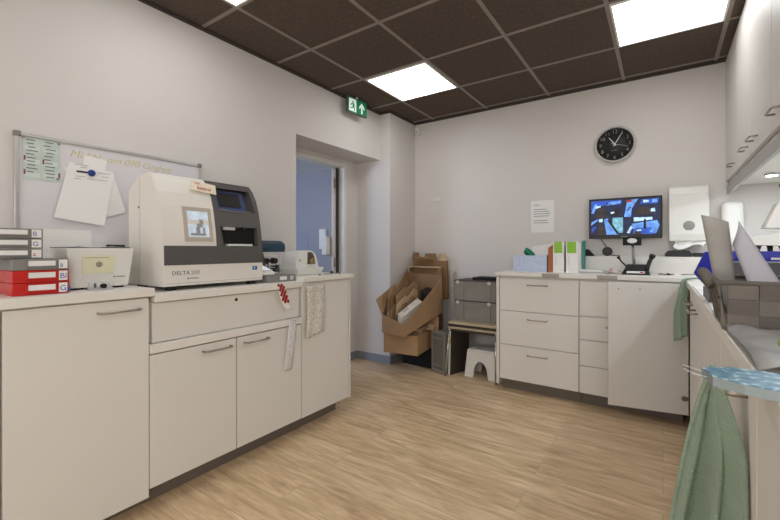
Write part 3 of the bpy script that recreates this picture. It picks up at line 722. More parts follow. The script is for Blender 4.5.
tag(MB().lathe([(.008, 0), (.009, .003), (.006, .007)], (-1.955, 1.99, ZE), (0,0,1), 12).build('rubber_cap', mat('rust_red', (112, 58, 44), .6)), 'tiny rust red cap on the worktop before the label printer', 'cap')

# things hanging on the fronts
t = thing('sticker_strip', 'white paper strip of red round stickers hanging over the drawer', 'sticker strip', (XF - .003, 1.59, .80))
rows = [[(-1.877 + .002*math.sin(i*.5) + (.004 if i > 9 else 0), 1.553 + .004*i*.9 + j*.017 + .0006*i*i*.3, .984 - .003 - i*.0135) for j in range(4)] for i in range(13)]
MB().sheet(rows, .0006).build('strip', PAPER, t)
m = MB()
for i in range(8):
    for j in range(2):
        y = 1.553 + .0036*i*1.2 + .0002*i*i + .014 + j*.022 + (.011 if i % 2 else 0); z = .972 - i*.0145
        m.cyl((-1.8762 + .002*math.sin(i*.5), y, z), (-1.8742 + .002*math.sin(i*.5), y, z), .0098, seg=14)
m.build('red_dots', mat('red_dot', (158, 44, 36), .5, var=0), t)
t = thing('printed_strip', 'long white printed paper strip hanging from the shelf board', 'paper strip', (XF + .014, 1.69, .44))
rows = [[(XF + .0135 + (.003 if i else 0) + .004*math.sin(i*.3), 1.655 + j*.0215 - .0030*i, .752 - i*.0235) for j in range(4)] for i in range(14)]
MB().sheet(rows, .0005).build('strip', PAPER, t)
m = MB()
for i in range(26):
    z = .742 - i*.0115; s = (.752 - z)/.0235
    for k in range(3):
        y = 1.659 - .003*s + k*.0195 + random.uniform(0, .003)
        xx = XF + .0178 + .004*math.sin(s*.3)
        m.box((xx, y, z), (xx + .0004, y + random.uniform(.009, .015), z + .0035))
m.build('print', INK, t)
bx('tape', (XF + .013, 1.63, .7575), (XF + .02, 1.74, .762), CLEAR, t)

def hang_cloth(rows_fn, nr, nc, th): return MB().sheet([[rows_fn(i/(nr-1), j/(nc-1)) for j in range(nc)] for i in range(nr)], th)
def tea(u, v):
    y = 1.797 + (.165 + .02*u)*v + .006*math.sin(u*4)
    x = XF + .016 + .008*math.sin(v*9 + u*2)*(.3 + u*.7) + .006*math.sin(v*4)
    return (x, y, .948 - u*(.322 + .014*math.sin(v*5 + 1)))
tt = tag(hang_cloth(tea, 24, 20, .006).build('tea_towel', spots_material('dotted_cloth', (216, 211, 200), (150, 138, 126), 105, .34)), 'white tea towel with small grey dots hanging on the end cabinet', 'towel')

# ================================================================== EXIT SIGN, SENSOR
t = thing('exit_sign', 'green lit exit sign with running man and arrow hung from the ceiling', 'exit sign', (-2.33, 2.92, 2.46))
sd = Vector((.075, .997, 0))*1.12; sn = Vector((.997, -.075, 0)); so = Vector((-2.372, 2.772, 2.45)); U = Vector((0,0,1))
def sbox(m, a0, a1, z0, z1, d0, d1):
    p = lambda a, d, z: so + sd*a + sn*d + U*z
    m.hull8([p(a0,d0,z0), p(a1,d0,z0), p(a1,d1,z0), p(a0,d1,z0)], [p(a0,d0,z1), p(a1,d0,z1), p(a1,d1,z1), p(a0,d1,z1)])
m = MB(); sbox(m, 0, .232, 0, .144, -.022, 0); case = m.build('casing', DGREY, t)
m = MB(); sbox(m, .006, .226, .006, .138, 0, .002); face = m.build('face', mat('exit_green', (0, 124, 78), .4, var=0, emit=.18), t)
WEM = mat('exit_white', (226, 240, 232), .4, var=0, emit=.35)
m = MB(); sbox(m, .016, .100, .014, .128, .002, .0028); m.build('pictogram_door', WEM, face)
EG = MATS['exit_green']
m = MB()
def spoly(pts, d=.0028): m.prism(pts, so + sn*d, sd, U, sn, .0008)
spoly([(.060+.009*math.cos(k*PI/6), .101+.009*math.sin(k*PI/6)) for k in range(12)])
spoly([(.052,.088),(.068,.09),(.074,.062),(.058,.058)]); spoly([(.068,.088),(.09,.07),(.087,.064),(.066,.078)]); spoly([(.054,.088),(.036,.08),(.03,.062),(.037,.06),(.043,.073),(.056,.078)])
spoly([(.058,.062),(.074,.062),(.084,.042),(.078,.018),(.07,.02),(.074,.04),(.06,.052)]); spoly([(.058,.06),(.066,.054),(.05,.036),(.026,.036),(.026,.044),(.046,.046)])
m.build('running_man', EG, face)
m = MB(); m.prism([(.159,.018),(.177,.018),(.177,.078),(.200,.056),(.200,.080),(.168,.120),(.136,.080),(.136,.056),(.159,.078)], so + sn*.002, sd, U, sn, .0008); m.build('arrow', WEM, face)
m = MB(); p = so + sd*.12 - sn*.011; m.cyl(p + U*.144, (p.x, p.y, ZC - .001), .012, seg=14); m.build('mount', WHITEP, t)
t = thing('motion_sensor', 'small white motion sensor high in the corner by the pier', 'sensor', (-2.27, 3.84, 2.47))
m = MB(); m.box((-2.30, 3.835, 2.465), (-2.245, 3.889, 2.55), .008, 3); m.build('housing', WHITEP, t)
bx('lens', (-2.29, 3.832, 2.475), (-2.255, 3.836, 2.505), mat('pale_grey_plastic', (190,190,188)), t, .001)

# ================================================================== BACK WALL THINGS
def prism_y(m, poly, y, d): m.prism(poly, (0, y, 0), (1,0,0), (0,0,1), (0,-1,0), d)
tag(bx('wall_plate', (-2.075, 3.878, 1.71), (-1.985, 3.889, 1.75), CREAMP, None, .003), 'small cream wall plate above the cardboard boxes', 'wall plate')
t = thing('notice_sheet', 'white printed sheet taped to the back wall left of the monitor', 'paper', (-.93, 3.889, 1.345))
bx('sheet', (-1.038, 3.8878, 1.345), (-.83, 3.8892, 1.645), PAPER, t)
m = MB()
for k in range(9):
    if k in (1, 6): continue
    z = 1.60 - k*.021
    m.box((-1.012, 3.8872, z), (-1.012 + (.05 if k == 0 else random.uniform(.11, .15)), 3.8879, z + .006))
m.build('print', INK, t)
# clock
t = thing('wall_clock', 'round black wall clock with white numerals and silver rim', 'clock', (-.338, 3.889, 2.08))
CX, CZ, CR = -.338, 2.08, .155
MB().lathe([(CR - .01, 0), (CR, .004), (CR, .024), (CR - .004, .032), (CR - .013, .034), (CR - .017, .026), (CR - .017, .012), (0.001, .012)], (CX, 3.8895, CZ), (0, -1, 0), 64).build('rim', mat('silver_rim', (190, 188, 184), .35, .3, var=0), t)
dial = MB().lathe([(CR - .017, 0), (CR - .017, .003), (.001, .003)], (CX, 3.877, CZ), (0, -1, 0), 64).build('dial', mat('dial_black', (30, 29, 29), .5, var=0), t)
WN = mat('dial_white', (214, 212, 206), .5, var=0)
for h in range(1, 13):
    a = h*PI/6; r = .108
    text('numeral', str(h), (CX + r*math.sin(a), 3.8736, CZ + r*math.cos(a) - .015), (1, 0, 0), (0, 0, 1), .043, WN, dial, .0003, 'CENTER', offset=-.0012)
m = MB()
for k in range(60):
    a = k*PI/30; m.cyl((CX + .132*math.sin(a), 3.8738, CZ + .132*math.cos(a)), (CX + .136*math.sin(a), 3.8738, CZ + .136*math.cos(a)), .0007, seg=6)
m.build('minute_ticks', WN, dial)
text('lettering', 'QUARTZ', (CX, 3.8736, CZ - .055), (1,0,0), (0,0,1), .012, INK, dial, .0002, 'CENTER')
def hand(name, deg, l, wd, tail, y):
    a = math.radians(deg); d = Vector((math.sin(a), 0, math.cos(a))); n = Vector((math.cos(a), 0, -math.sin(a))); c = Vector((CX, y, CZ))
    q = MB(); q.prism([(-wd, -tail), (wd, -tail), (wd*.5, l), (-wd*.5, l)], c, n, d, (0,-1,0), .001); return q.build(name, WN, t)
hand('hour_hand', 324, .075, .0045, .015, 3.8715); hand('minute_hand', 31, .11, .0032, .018, 3.8698); hand('second_hand', 107, .105, .0012, .03, 3.868)
MB().cyl((CX, 3.873, CZ), (CX, 3.866, CZ), .006, seg=14).build('pin', WN, t)

# monitor
t = thing('monitor', 'black monitor on the back wall showing blue security camera views', 'monitor', (-.265, 3.85, 1.28))
MX0, MX1, MZ0, MZ1, MY = -.528, -.004, 1.277, 1.616, 3.815
m = MB(); m.box((MX0, MY, MZ0), (MX1, MY + .035, MZ1), .004); m.build('casing', BLACK, t)
bx('wall_mount', (-.32, MY + .035, 1.38), (-.21, 3.889, 1.5), BLACKM, t)
SX0, SX1, SZ0, SZ1 = MX0 + .016, MX1 - .016, MZ0 + .032, MZ1 - .018
scm = [mat('screen_'+n, c, .4, var=.5, scale=26, emit=e) for n, c, e in (('navy', (18, 28, 62), .6), ('blue', (38, 76, 170), .7), ('sky', (92, 142, 212), .8), ('white', (170, 200, 235), .85), ('brown', (48, 38, 36), .6), ('black', (12, 13, 20), .5), ('teal', (110, 165, 185), .7), ('red', (130, 46, 38), .6))]
for mm in scm:                                   # a lit display: the emission follows the same mottled picture colour
    nt = mm.node_tree; bb = nt.nodes['Principled BSDF']; rr = [n for n in nt.nodes if n.type == 'VALTORGB'][0]
    nt.links.new(rr.outputs[0], bb.inputs['Emission Color'])
m = MB(); m.mi = 0; m.box((SX0, MY - .002, SZ0), (SX1, MY + .001, SZ1))
SW, SH = SX1 - SX0, SZ1 - SZ0
LAY = [0]
def spatch(k, pts):
    m.mi = k; LAY[0] += 1
    m.prism([(SX0 + a*SW, SZ0 + b*SH) for a, b in pts], (0, MY - .002 - LAY[0]*.00001, 0), (1,0,0), (0,0,1), (0,-1,0), .0003)
for ox, oz, var in ((0, .5, 0), (.5, .5, 1), (0, 0, 2), (.5, 0, 3)):
    P_ = lambda pts: [(ox + a*.5, oz + b*.5) for a, b in pts]
    if var == 0:
        spatch(1, P_([(0,.45),(.35,.7),(.9,.75),(.95,1),(0,1)])); spatch(4, P_([(.1,0),(.2,.5),(.42,.62),(.5,0)])); spatch(2, P_([(0,.3),(.12,.8),(.2,.8),(.08,.25)]))
        spatch(3, P_([(.15,.55),(.3,.62),(.3,.72),(.15,.68)])); spatch(5, P_([(.6,.1),(.75,.55),(.95,.4),(.8,.05)])); spatch(2, P_([(.5,.7),(.9,.8),(.9,.95),(.55,.9)])); spatch(3, P_([(.62,.2),(.72,.26),(.7,.34),(.6,.3)]))
    elif var == 1:
        spatch(2, P_([(0,0),(.1,.95),(.4,1),(.22,.45),(.2,0)])); spatch(7, P_([(.05,.82),(.25,.84),(.2,.98),(.06,.96)])); spatch(4, P_([(.3,.1),(.42,.55),(.7,.5),(.85,.1)])); spatch(1, P_([(.45,.7),(.95,.7),(.98,.98),(.5,.95)]))
        spatch(3, P_([(.55,.78),(.7,.78),(.7,.9),(.55,.92)])); spatch(3, P_([(.75,.25),(.88,.25),(.86,.45),(.76,.42)])); spatch(2, P_([(.8,.75),(.94,.78),(.92,.95),(.8,.92)])); spatch(0, P_([(.1,.3),(.2,.55),(.18,.6),(.08,.35)]))
    elif var == 2:
        spatch(4, P_([(.2,.0),(.25,.55),(.5,.5),(.6,0)])); spatch(2, P_([(.48,0),(.4,.9),(.52,.95),(.85,0)])); spatch(6, P_([(.66,.35),(.66,.98),(.97,.98),(.97,.1),(.85,.1)])); spatch(3, P_([(.25,.75),(.36,.75),(.36,.95),(.25,.92)]))
        spatch(2, P_([(.0,.55),(.22,.85),(.24,.95),(.02,.75)])); spatch(1, P_([(.02,.1),(.16,.4),(.18,.55),(.02,.4)])); spatch(5, P_([(.5,.85),(.56,.9),(.86,.05),(.8,0)]))
    else:
        spatch(0, P_([(0,0),(0,1),(.2,1),(.2,0)])); spatch(3, P_([(.08,.1),(.2,.5),(.26,.45),(.16,.05)])); spatch(2, P_([(.25,.3),(.22,.6),(.9,.75),(.92,.35)])); spatch(1, P_([(.25,.0),(.3,.35),(.8,.4),(.9,0)]))
        spatch(3, P_([(.28,.72),(.8,.8),(.8,.95),(.28,.95)])); spatch(5, P_([(.55,.3),(.56,.85),(.62,.85),(.63,.3)])); spatch(2, P_([(.72,.1),(.92,.8),(.99,.5),(.9,.05)])); spatch(3, P_([(.35,.15),(.5,.2),(.48,.28),(.36,.25)])); spatch(4, P_([(.26,0),(.34,.2),(.5,.1),(.5,0)]))
m.build('screen', scm, t)
bx('brand_print', (-.29, MY - .001, MZ0 + .012), (-.24, MY, MZ0 + .019), INK, t)

# towel dispenser
t = thing('paper_towel_dispenser', 'white paper towel dispenser on the back wall right of the monitor', 'dispenser', (.16, 3.83, 1.24))
DX0, DX1, DZ0, DZ1 = .038, .285, 1.25, 1.676
m = MB(); m.prism([(3.889, DZ0), (3.785, DZ0), (3.772, DZ0 + .05), (3.782, DZ1 - .06), (3.80, DZ1 - .012), (3.83, DZ1), (3.889, DZ1)], (DX0, 0, 0), (0,1,0), (0,0,1), (1,0,0), DX1 - DX0)
body = m.build('cover', WHITEP, t)
bv = body.modifiers.new('bevel', 'BEVEL'); bv.width = .008; bv.segments = 3; bv.limit_method = 'ANGLE'
MB().lathe([(.038, 0), (.036, .003), (.001, .003)], (.163, 3.776, 1.365), (0, -1, 0), 32).build('sight_window', mat('smoked_window', (150, 148, 145), .2, var=.1, scale=20), body)
bx('top_ridge', (DX0 + .03, 3.779, DZ1 - .075), (DX1 - .03, 3.79, DZ1 - .06), WHITEP, body, .003)
bx('brand_print', (.135, 3.7725, 1.30), (.19, 3.774, 1.306), INK, body)
def tow(u, v): return (.07 + .19*v + .008*math.sin(u*5), 3.81 - .02*u + .008*math.sin(v*11 + u*2), 1.252 - u*(.05 + .02*math.sin(v*6)))
hang_cloth(tow, 8, 14, .002).build('paper_towel', PAPER, t)
# small soap dispenser, further right
t = thing('soap_dispenser', 'rounded white soap dispenser on the back wall under the wall cabinet', 'dispenser', (.42, 3.83, 1.22))
m = MB(); m.box((.355, 3.79, 1.22), (.485, 3.889, 1.535), .035, 5); m.build('body', WHITEP, t)
bx('lever', (.385, 3.775, 1.22), (.455, 3.80, 1.27), CREAMP, t, .006)

# ================================================================== CARDBOARD CORNER
tag(MB().hull8([(-2.24, 3.50, 0), (-1.865, 3.47, 0), (-1.865, 3.86, 0), (-2.24, 3.86, 0)], [(-2.24, 3.49, .195), (-1.86, 3.46, .195), (-1.86, 3.865, .195), (-2.24, 3.865, .195)], .006).build('storage_crate', BLACKM), 'black crate on the floor under the cardboard boxes', 'crate')
def carton(t, T, Wd, Ln, H, th=.004, open_top=True, names=('panel',)*4):
    m = MB(T); m.box((0, 0, 0), (Wd, Ln, th)); m.build('base', CARD, t)
    for a, b in (((0, 0, th), (Wd, th, H)), ((0, Ln - th, th), (Wd, Ln, H)), ((0, th, th), (th, Ln - th, H)), ((Wd - th, th, th), (Wd, Ln - th, H))):
        m = MB(T); m.box(a, b); m.build('side_panel', CARD, t)
yaw = math.radians(8)
T1 = Matrix.Translation((-2.222, 3.130, .197)) @ Matrix.Rotation(yaw, 4, 'Z')
t = thing('cardboard_box', 'lower open cardboard box standing on the black crate', 'box', (-2.222, 3.130, .197), yaw)
carton(t, T1, .352, .60, .183)
m = MB(T1); m.box((.01, .0, .172), (.342, -.0015, .1735)); m.build('tape_line', CARD2, t)
# cardboard offcuts standing in the lower box
def flat(name, label, T, poly, th=.004, m_=CARD, group='cardboard offcuts in the boxes', parent=None):
    q = MB(T); q.prism(poly, (0,0,0), (1,0,0), (0,0,1), (0,1,0), th)
    return tag(q.build(name, m_), label, 'cardboard', group)
def TR(x, y, z, rz=0, rx=0, ry=0): return Matrix.Translation((x, y, z)) @ Matrix.Rotation(math.radians(rz), 4, 'Z') @ Matrix.Rotation(math.radians(rx), 4, 'X') @ Matrix.Rotation(math.radians(ry), 4, 'Y')
flat('cardboard_piece', 'upright cardboard flap standing in the lower box, at its right rear', TR(-2.02, 3.50, .205, 6, -6), [(0,0),(.17,0),(.18,.29),(.12,.37),(.03,.36),(.0,.28)])
flat('cardboard_piece', 'small cardboard flap lying across the right rim of the lower box', TR(-1.99, 3.42, .39, 10, -70), [(0,0),(.13,.02),(.12,.12),(.02,.10)], .004, CARD2)
flat('cardboard_piece', 'low folded cardboard strip inside the lower box front', TR(-2.06, 3.22, .205, 10, -8), [(0,0),(.16,0),(.16,.20),(0,.215)], .006, CARDD)
t = thing('small_carton', 'small carton with white label in the lower cardboard box', 'box', (-1.97, 3.30, .205), math.radians(10))
T2 = TR(-1.99, 3.28, .203, 10, 0, 12); m = MB(T2); m.box((-.045, 0, 0), (.045, .2, .235), .002); m.build('body', CARD, t)
m = MB(T2); m.box((-.02, -.0012, .14), (.03, 0, .21)); m.build('label', PAPER, t)
# upper box: flared open, its walls rising towards the back, stuffed with folded cardboard
NL, NR, FLp, FR = Vector((-2.225, 3.105, 0)), Vector((-1.94, 3.055, 0)), Vector((-2.285, 3.66, 0)), Vector((-1.843, 3.616, 0))
t = thing('cardboard_box', 'upper open cardboard box with flared walls, stuffed with folded cardboard', 'box', (-2.1, 3.1, .392))
def wall4(name, a, az0, az1, b, bz0, bz1, th, m_, par):
    """upright sheet between two ground points with its own bottom and top heights"""
    a = Vector(a); b = Vector(b); n = Vector((-(b - a).y, (b - a).x, 0)).normalized()*th
    q = MB(); q.hull8([a + U*az0, b + U*bz0, b + n + U*bz0, a + n + U*az0], [a + U*az1, b + U*bz1, b + n + U*bz1, a + n + U*az1]); return q.build(name, m_, par)
q = MB(); q.hull8([NL + U*.386, NR + U*.386, FR + U*.545, FLp + U*.545], [NL + U*.391, NR + U*.391, FR + U*.55, FLp + U*.55]); q.build('base', CARD, t)
wall4('side_panel', NL, .392, .56, NR, .392, .50, .004, CARD, t)
wall4('side_panel', NR + Vector((0, .005, 0)), .392, .50, FR, .552, .90, .004, CARD, t)
wall4('side_panel', FLp, .552, .985, NL + Vector((-.002, .006, 0)), .392, .575, .004, CARD, t)
wall4('side_panel', FR + Vector((-.006, -.001, 0)), .552, .92, FLp + Vector((.006, 0, 0)), .552, .94, .004, CARDD, t)
q = MB(); q.hull8([NL + Vector((-.003, -.002, .565)), NL + Vector((.002, -.001, .565)), FLp.lerp(NL, .55) + U*.75 + Vector((.002, 0, 0)), FLp.lerp(NL, .55) + U*.75 + Vector((-.003, 0, 0))],
        [Vector((-2.282, 3.08, .70)), Vector((-2.277, 3.08, .70)), FLp.lerp(NL, .5) + Vector((-.008, 0, .83)), FLp.lerp(NL, .5) + Vector((-.013, 0, .83))]); q.build('flap', CARD, t)
def slot_sheet(label, tt_, s0, s1, za0, zb0, za1, zb1, m_, th=.005, lean_=.0, notch=True):
    A = NL.lerp(NR, tt_); B = FLp.lerp(FR, tt_); p, q_ = A.lerp(B, s0), A.lerp(B, s1); n = Vector((-(q_ - p).y, (q_ - p).x, 0)).normalized()
    mm = MB(); d = (q_ - p); L_ = d.length; d.normalize()
    poly = [(0, za0), (L_, zb0), (L_ - .005, zb1 - .03), (L_*.82, zb1), (L_*.5, za1*.5 + zb1*.5 - .012), (L_*.42, za1*.5 + zb1*.5 + .008), (.012, za1)]
    up = (U + n*lean_).normalized()
    mm.prism(poly, p - n*lean_*za0, d, up, n, th)
    return tag(mm.build('cardboard_piece', m_), label, 'cardboard', 'folded cardboard in the flared box')
slot_sheet('folded cardboard piece leftmost in the flared box', .10, .06, .70, .43, .56, .70, .87, CARDD)
slot_sheet('brown folded cardboard second from the left in the flared box', .20, .05, .62, .43, .55, .76, .885, CARD, .007)
slot_sheet('dark folded cardboard third from the left in the flared box', .29, .05, .72, .43, .56, .70, .84, CARDD, .006)
slot_sheet('tall folded cardboard in the middle of the flared box', .40, .16, .92, .45, .585, .745, .862, CARD, .008)
slot_sheet('pale cardboard strip right of the middle of the flared box', .49, .10, .80, .44, .575, .66, .79, CARD2)
slot_sheet('narrow torn cardboard at the front of the flared box', .56, .04, .40, .42, .49, .56, .65, CARDD)
slot_sheet('rumpled brown cardboard between the left pieces of the flared box', .15, .10, .52, .43, .53, .66, .80, CARDD, .008)
slot_sheet('short brown cardboard wedged before the tall middle piece', .35, .03, .34, .42, .48, .60, .70, CARD, .006)
slot_sheet('dark cardboard wedge beside the white printed carton', .60, .10, .62, .43, .55, .60, .73, CARDD, .006)
slot_sheet('light torn cardboard at the very front left of the flared box', .24, .02, .22, .42, .46, .58, .63, CARD2, .006)
def block(tA, tB, s0, s1, z0a, z0b, z1a, z1b):
    A0, B0, A1, B1 = NL.lerp(NR, tA), FLp.lerp(FR, tA), NL.lerp(NR, tB), FLp.lerp(FR, tB)
    p = [A0.lerp(B0, s0), A1.lerp(B1, s0), A1.lerp(B1, s1), A0.lerp(B0, s1)]
    m = MB(); m.hull8([p[0]+U*z0a, p[1]+U*z0a, p[2]+U*z0b, p[3]+U*z0b], [p[0]+U*z1a, p[1]+U*(z1a-.03), p[2]+U*(z1b-.03), p[3]+U*z1b], .002); return m
t = thing('printed_carton', 'white printed carton lying in the right of the flared box', 'box', (-2.0, 3.3, .46))
block(.64, .80, .05, .62, .42, .56, .585, .70).build('body', mat('printed_white', (206, 200, 190), .7, var=.16, scale=22), t)
block(.66, .78, .16, .30, .58, .60, .609, .637).build('print', mat('pale_print', (178, 172, 166), .8, var=.1, scale=40), t)
tag(block(.66, .88, .70, .92, .57, .60, .775, .80).build('dark_packet', BLACK), 'black packet at the rear right inside the flared cardboard box', 'packet')
# flattened cartons leaning in the corner behind
def lean(label, x0, x1, z0, z1, yb, yt, dth, rz, m_, flaps=()):
    tt = thing('flattened_carton', label, 'box', (x0, yb, z0), 0, 'flattened cartons behind the boxes')
    q = MB(); q.hull8([(x0, yb, z0), (x1, yb - rz, z0), (x1, yb - rz + dth, z0), (x0, yb + dth, z0)], [(x0 + .01, yt, z1), (x1 - .01, yt - rz, z1), (x1 - .01, yt - rz + dth, z1), (x0 + .01, yt + dth, z1)]); q.build('body', m_, tt)
    for (a, b, h, tilt, mm) in flaps:
        q = MB(); q.hull8([(a, yt, z1), (b, yt, z1), (b, yt + .005, z1), (a, yt + .005, z1)], [(a + .015, yt - tilt, z1 + h), (b - .015, yt - tilt, z1 + h), (b - .015, yt - tilt + .005, z1 + h + .002), (a + .015, yt - tilt + .005, z1 + h + .002)]); q.build('flap', mm, tt)
lean('flattened brown carton standing at the very back of the cardboard heap, mostly hidden', -2.25, -1.96, .20, .99, 3.845, 3.845, .03, .0, CARDD)
lean('flattened carton with folded flaps at the very top of the cardboard heap', -2.30, -1.87, .66, 1.065, 3.795, 3.80, .03, .0, CARDD, ((-2.24, -2.03, .035, .10, CARD2), (-2.31, -2.21, .085, .0, CARDD), (-1.98, -1.885, .075, .01, CARD2), (-2.16, -2.0, .075, -.005, CARDD)))
t = thing('cardboard_box', 'shallow open cardboard box with a pale top edge leaning behind the flared box', 'box', (-2.05, 3.72, .68))
T6 = Matrix.Translation((-2.262, 3.765, .665)) @ Matrix.Rotation(math.radians(2), 4, 'Z') @ Matrix.Rotation(math.radians(4), 4, 'X')
for a, b, n_ in (((0, -.004, .0), (.345, 0, .335), 'base'), ((0, -.085, .331), (.345, -.004, .335), 'side_panel'), ((.341, -.085, 0), (.345, -.004, .331), 'side_panel'), ((0, -.085, 0), (.004, -.004, .331), 'side_panel'), ((.004, -.085, 0), (.341, -.004, .004), 'side_panel')):
    q = MB(T6); q.box(a, b); q.build(n_, CARD, t)
q = MB(T6); q.box((-.002, -.093, .3355), (.349, -.0, .339)); q.build('pale_edge', CARD2, t)
t = thing('printed_sheet', 'grey printed packaging sheet hanging behind the cardboard heap, beside the crates', 'sheet', (-1.79, 3.83, .7))
q = MB(); q.hull8([(-1.845, 3.80, .73), (-1.765, 3.79, .70), (-1.765, 3.793, .70), (-1.845, 3.803, .73)], [(-1.835, 3.842, .93), (-1.795, 3.842, .96), (-1.795, 3.845, .96), (-1.835, 3.845, .93)]); q.build('sheet', mat('grey_print_sheet', (170, 162, 152), .8, var=.25, scale=30), t)

# ------------------------------------------------------------------ grey crates, stools, step stool
def crate(label, T, Wd, Ln, H, group, rim=True):
    t = thing('storage_crate', label, 'crate', tuple(T.translation), group=group)
    m = MB(T); m.hull8([(.012, .012, 0), (Wd-.012, .012, 0), (Wd-.012, Ln-.012, 0), (.012, Ln-.012, 0)], [(.004, .004, H-.012), (Wd-.004, .004, H-.012), (Wd-.004, Ln-.004, H-.012), (.004, Ln-.004, H-.012)])
    m.box((0, 0, H - .05), (Wd, Ln, H - .043)); m.box((0, 0, H - .012), (Wd, Ln, H - .0078))
    for a in (.0, Wd*.2, Wd*.78, Wd - .012): m.box((a, -.001, .01), (a + .012, .02, H - .012))
    for a in (.0, Ln - .012): m.box((Wd - .02, a, .01), (Wd + .001, a + .012, H - .012))
    m.build('body', GREYC, t)
    m = MB(T); m.box((.004, -.003, H - .0075), (Wd - .004, Ln - .01, H + .0006)); m.build('lid', mat('crate_lid_shade', (64, 60, 57), .6), t)  # lid kept dark and proud of the rim, drawing the shadow line between crates
    for a in (Wd*.1, Wd*.78):
        m = MB(T); m.box((a - .016, -.006, H - .028), (a + .016, .0, H - .006), .001); m.box((a - .004, -.007, H - .036), (a + .004, -.001, H - .002)); m.build('latch', mat('latch_pale', (196, 192, 184), .4, var=0), t)
    return t
CG = 'grey storage crates in the corner'
SZ = .511
crate('grey storage crate resting on the stacked stools, lower of the two', TR(-1.662, 3.50, SZ), .455, .34, .19, CG)
t = crate('grey storage crate on top of the other crate, upper of the two', TR(-1.662, 3.50, SZ + .191), .455, .34, .19, CG)
m = MB(TR(-1.662, 3.50, SZ + .191)); m.box((.15, .1, .1908), (.44, .30, .215), .004); tag(m.build('black_tray', BLACKM), 'flat black tray lying on the upper grey crate', 'tray')
# crate standing on its end
T5 = Matrix.Translation((-1.858, 3.425, .012)) @ Matrix.Rotation(math.radians(-17), 4, 'Z')
t = thing('storage_crate', 'grey crate standing on its end on the floor beside the stool legs', 'crate', (-1.858, 3.425, 0), math.radians(-17), CG)
m = MB(T5); m.box((0, .008, 0), (.165, .25, .375), .004); m.build('body', mat('crate_grey_dark', (112, 109, 103), .5, var=.06), t)
m = MB(T5); m.box((-.002, 0, .362), (.167, .02, .383), .002); m.box((-.002, 0, -.004), (.167, .02, .02), .002); m.box((-.002, 0, .02), (.012, .02, .362)); m.box((.153, 0, .02), (.167, .02, .362)); m.box((.012, .002, .315), (.153, .012, .327)); m.box((.012, .002, .055), (.153, .012, .067)); m.build('rim', GREYC, t)
m = MB(T5); m.box((.005, .02, -.012), (.03, .24, -.0005)); m.box((.135, .02, -.012), (.16, .24, -.0005)); m.build('foot', DGREY, t)
# dark board
m = MB(); m.hull8([(-1.672, 3.415, 0), (-1.655, 3.41, 0), (-1.575, 3.66, 0), (-1.592, 3.665, 0)], [(-1.665, 3.42, .425), (-1.648, 3.415, .425), (-1.568, 3.665, .425), (-1.585, 3.67, .425)])
t = thing('dark_board', 'dark brown board with pale edge leaning under the stools', 'board', (-1.63, 3.54, 0)); m.build('panel', mat('dark_board_brown', (62, 54, 50), .6, var=.04), t)
m = MB(); m.hull8([(-1.677, 3.409, 0), (-1.66, 3.404, 0), (-1.655, 3.4095, 0), (-1.672, 3.4145, 0)], [(-1.67, 3.414, .427), (-1.653, 3.409, .427), (-1.648, 3.4145, .427), (-1.665, 3.4195, .427)]); e_ = m.build('edge', CREAMP, t)
m = MB(); m.hull8([(-1.664, 3.3995, .30), (-1.648, 3.395, .30), (-1.645, 3.4035, .30), (-1.66, 3.4075, .30)], [(-1.662, 3.401, .36), (-1.646, 3.3965, .36), (-1.643, 3.405, .36), (-1.658, 3.409, .36)]); m.build('yellow_tag', mat('yellow_tag', (190, 172, 96), .7, var=0), t)
# two stacked stools
def stool(label, z, dx, dy):
    t = thing('stool', label, 'stool', (-1.44 + dx, 3.62 + dy, 0), group='stacked stools under the crates')
    x0, x1, y0, y1 = -1.682 + dx, -1.198 + dx, 3.40 + dy, 3.85 + dy
    m = MB(); m.box((x0 + .008, y0, z - .004), (x1 - .006, y1, z + .0205), .011, 4); m.build('cushion', FABRIC, t)
    m = MB(); m.box((x0 + .01, y0 + .004, z - .024), (x1 - .008, y1, z - .0045), .008, 3); m.build('seat_rim', BROWN, t)
    for fx, fy, bx_, by in ((x0 + .02, y0 + .02, x0 - .002, y0 - .03), (x1 - .02, y0 + .02, x1 - .006, y0 - .015), (x0 + .02, y1 - .03, x0 + .002, y1 - .005), (x1 - .02, y1 - .03, x1 - .006, y1 - .005)):
        MB().tube([(fx, fy, z - .023), (bx_, by, 0.0)], .009, 10).build('leg', CHROME, t)
    return t
stool('beige stool lower of the stacked pair under the grey crates', .443, .0, .0)
stool('beige stool upper of the stacked pair, carrying the grey crates', .4885, .003, -.006)
# white plastic step stool
t = thing('step_stool', 'low white plastic step stool on the floor beside the drawers', 'step stool', (-1.36, 3.55, 0))
X0, X1, Y0, Y1, HT = -1.535, -1.222, 3.47, 3.70, .262
def arch_panel(pa, pb, pin, h, m, n_axis, depth):
    """side of the stool: two splayed legs and an arched gap"""
    L_ = (Vector(pb) - Vector(pa)).length; dx = (Vector(pb) - Vector(pa)).normalized()
    LW = .082 if L_ > .25 else .05
    poly = [(0, 0), (LW, 0)]
    poly += [(LW + (L_ - 2*LW)*k/10, .02 + (.56*h)*math.sin(PI*k/10)**.55) for k in range(1, 10)]
    poly += [(L_ - LW, 0), (L_, 0), (L_ - .028, h), (.028, h)]
    m.prism(poly, pa, dx, U, n_axis, depth)
m = MB()
arch_panel((X0, Y0, 0), (X1, Y0, 0), 0, HT - .022, m, (0, 1, 0), .03)
arch_panel((X0, Y1 - .03, 0), (X1, Y1 - .03, 0), 0, HT - .022, m, (0, 1, 0), .03)
arch_panel((X0 + .022, Y0 + .03, .0), (X0 + .022, Y1 - .03, .0), 0, HT - .022, m, (1, 0, 0), .02)
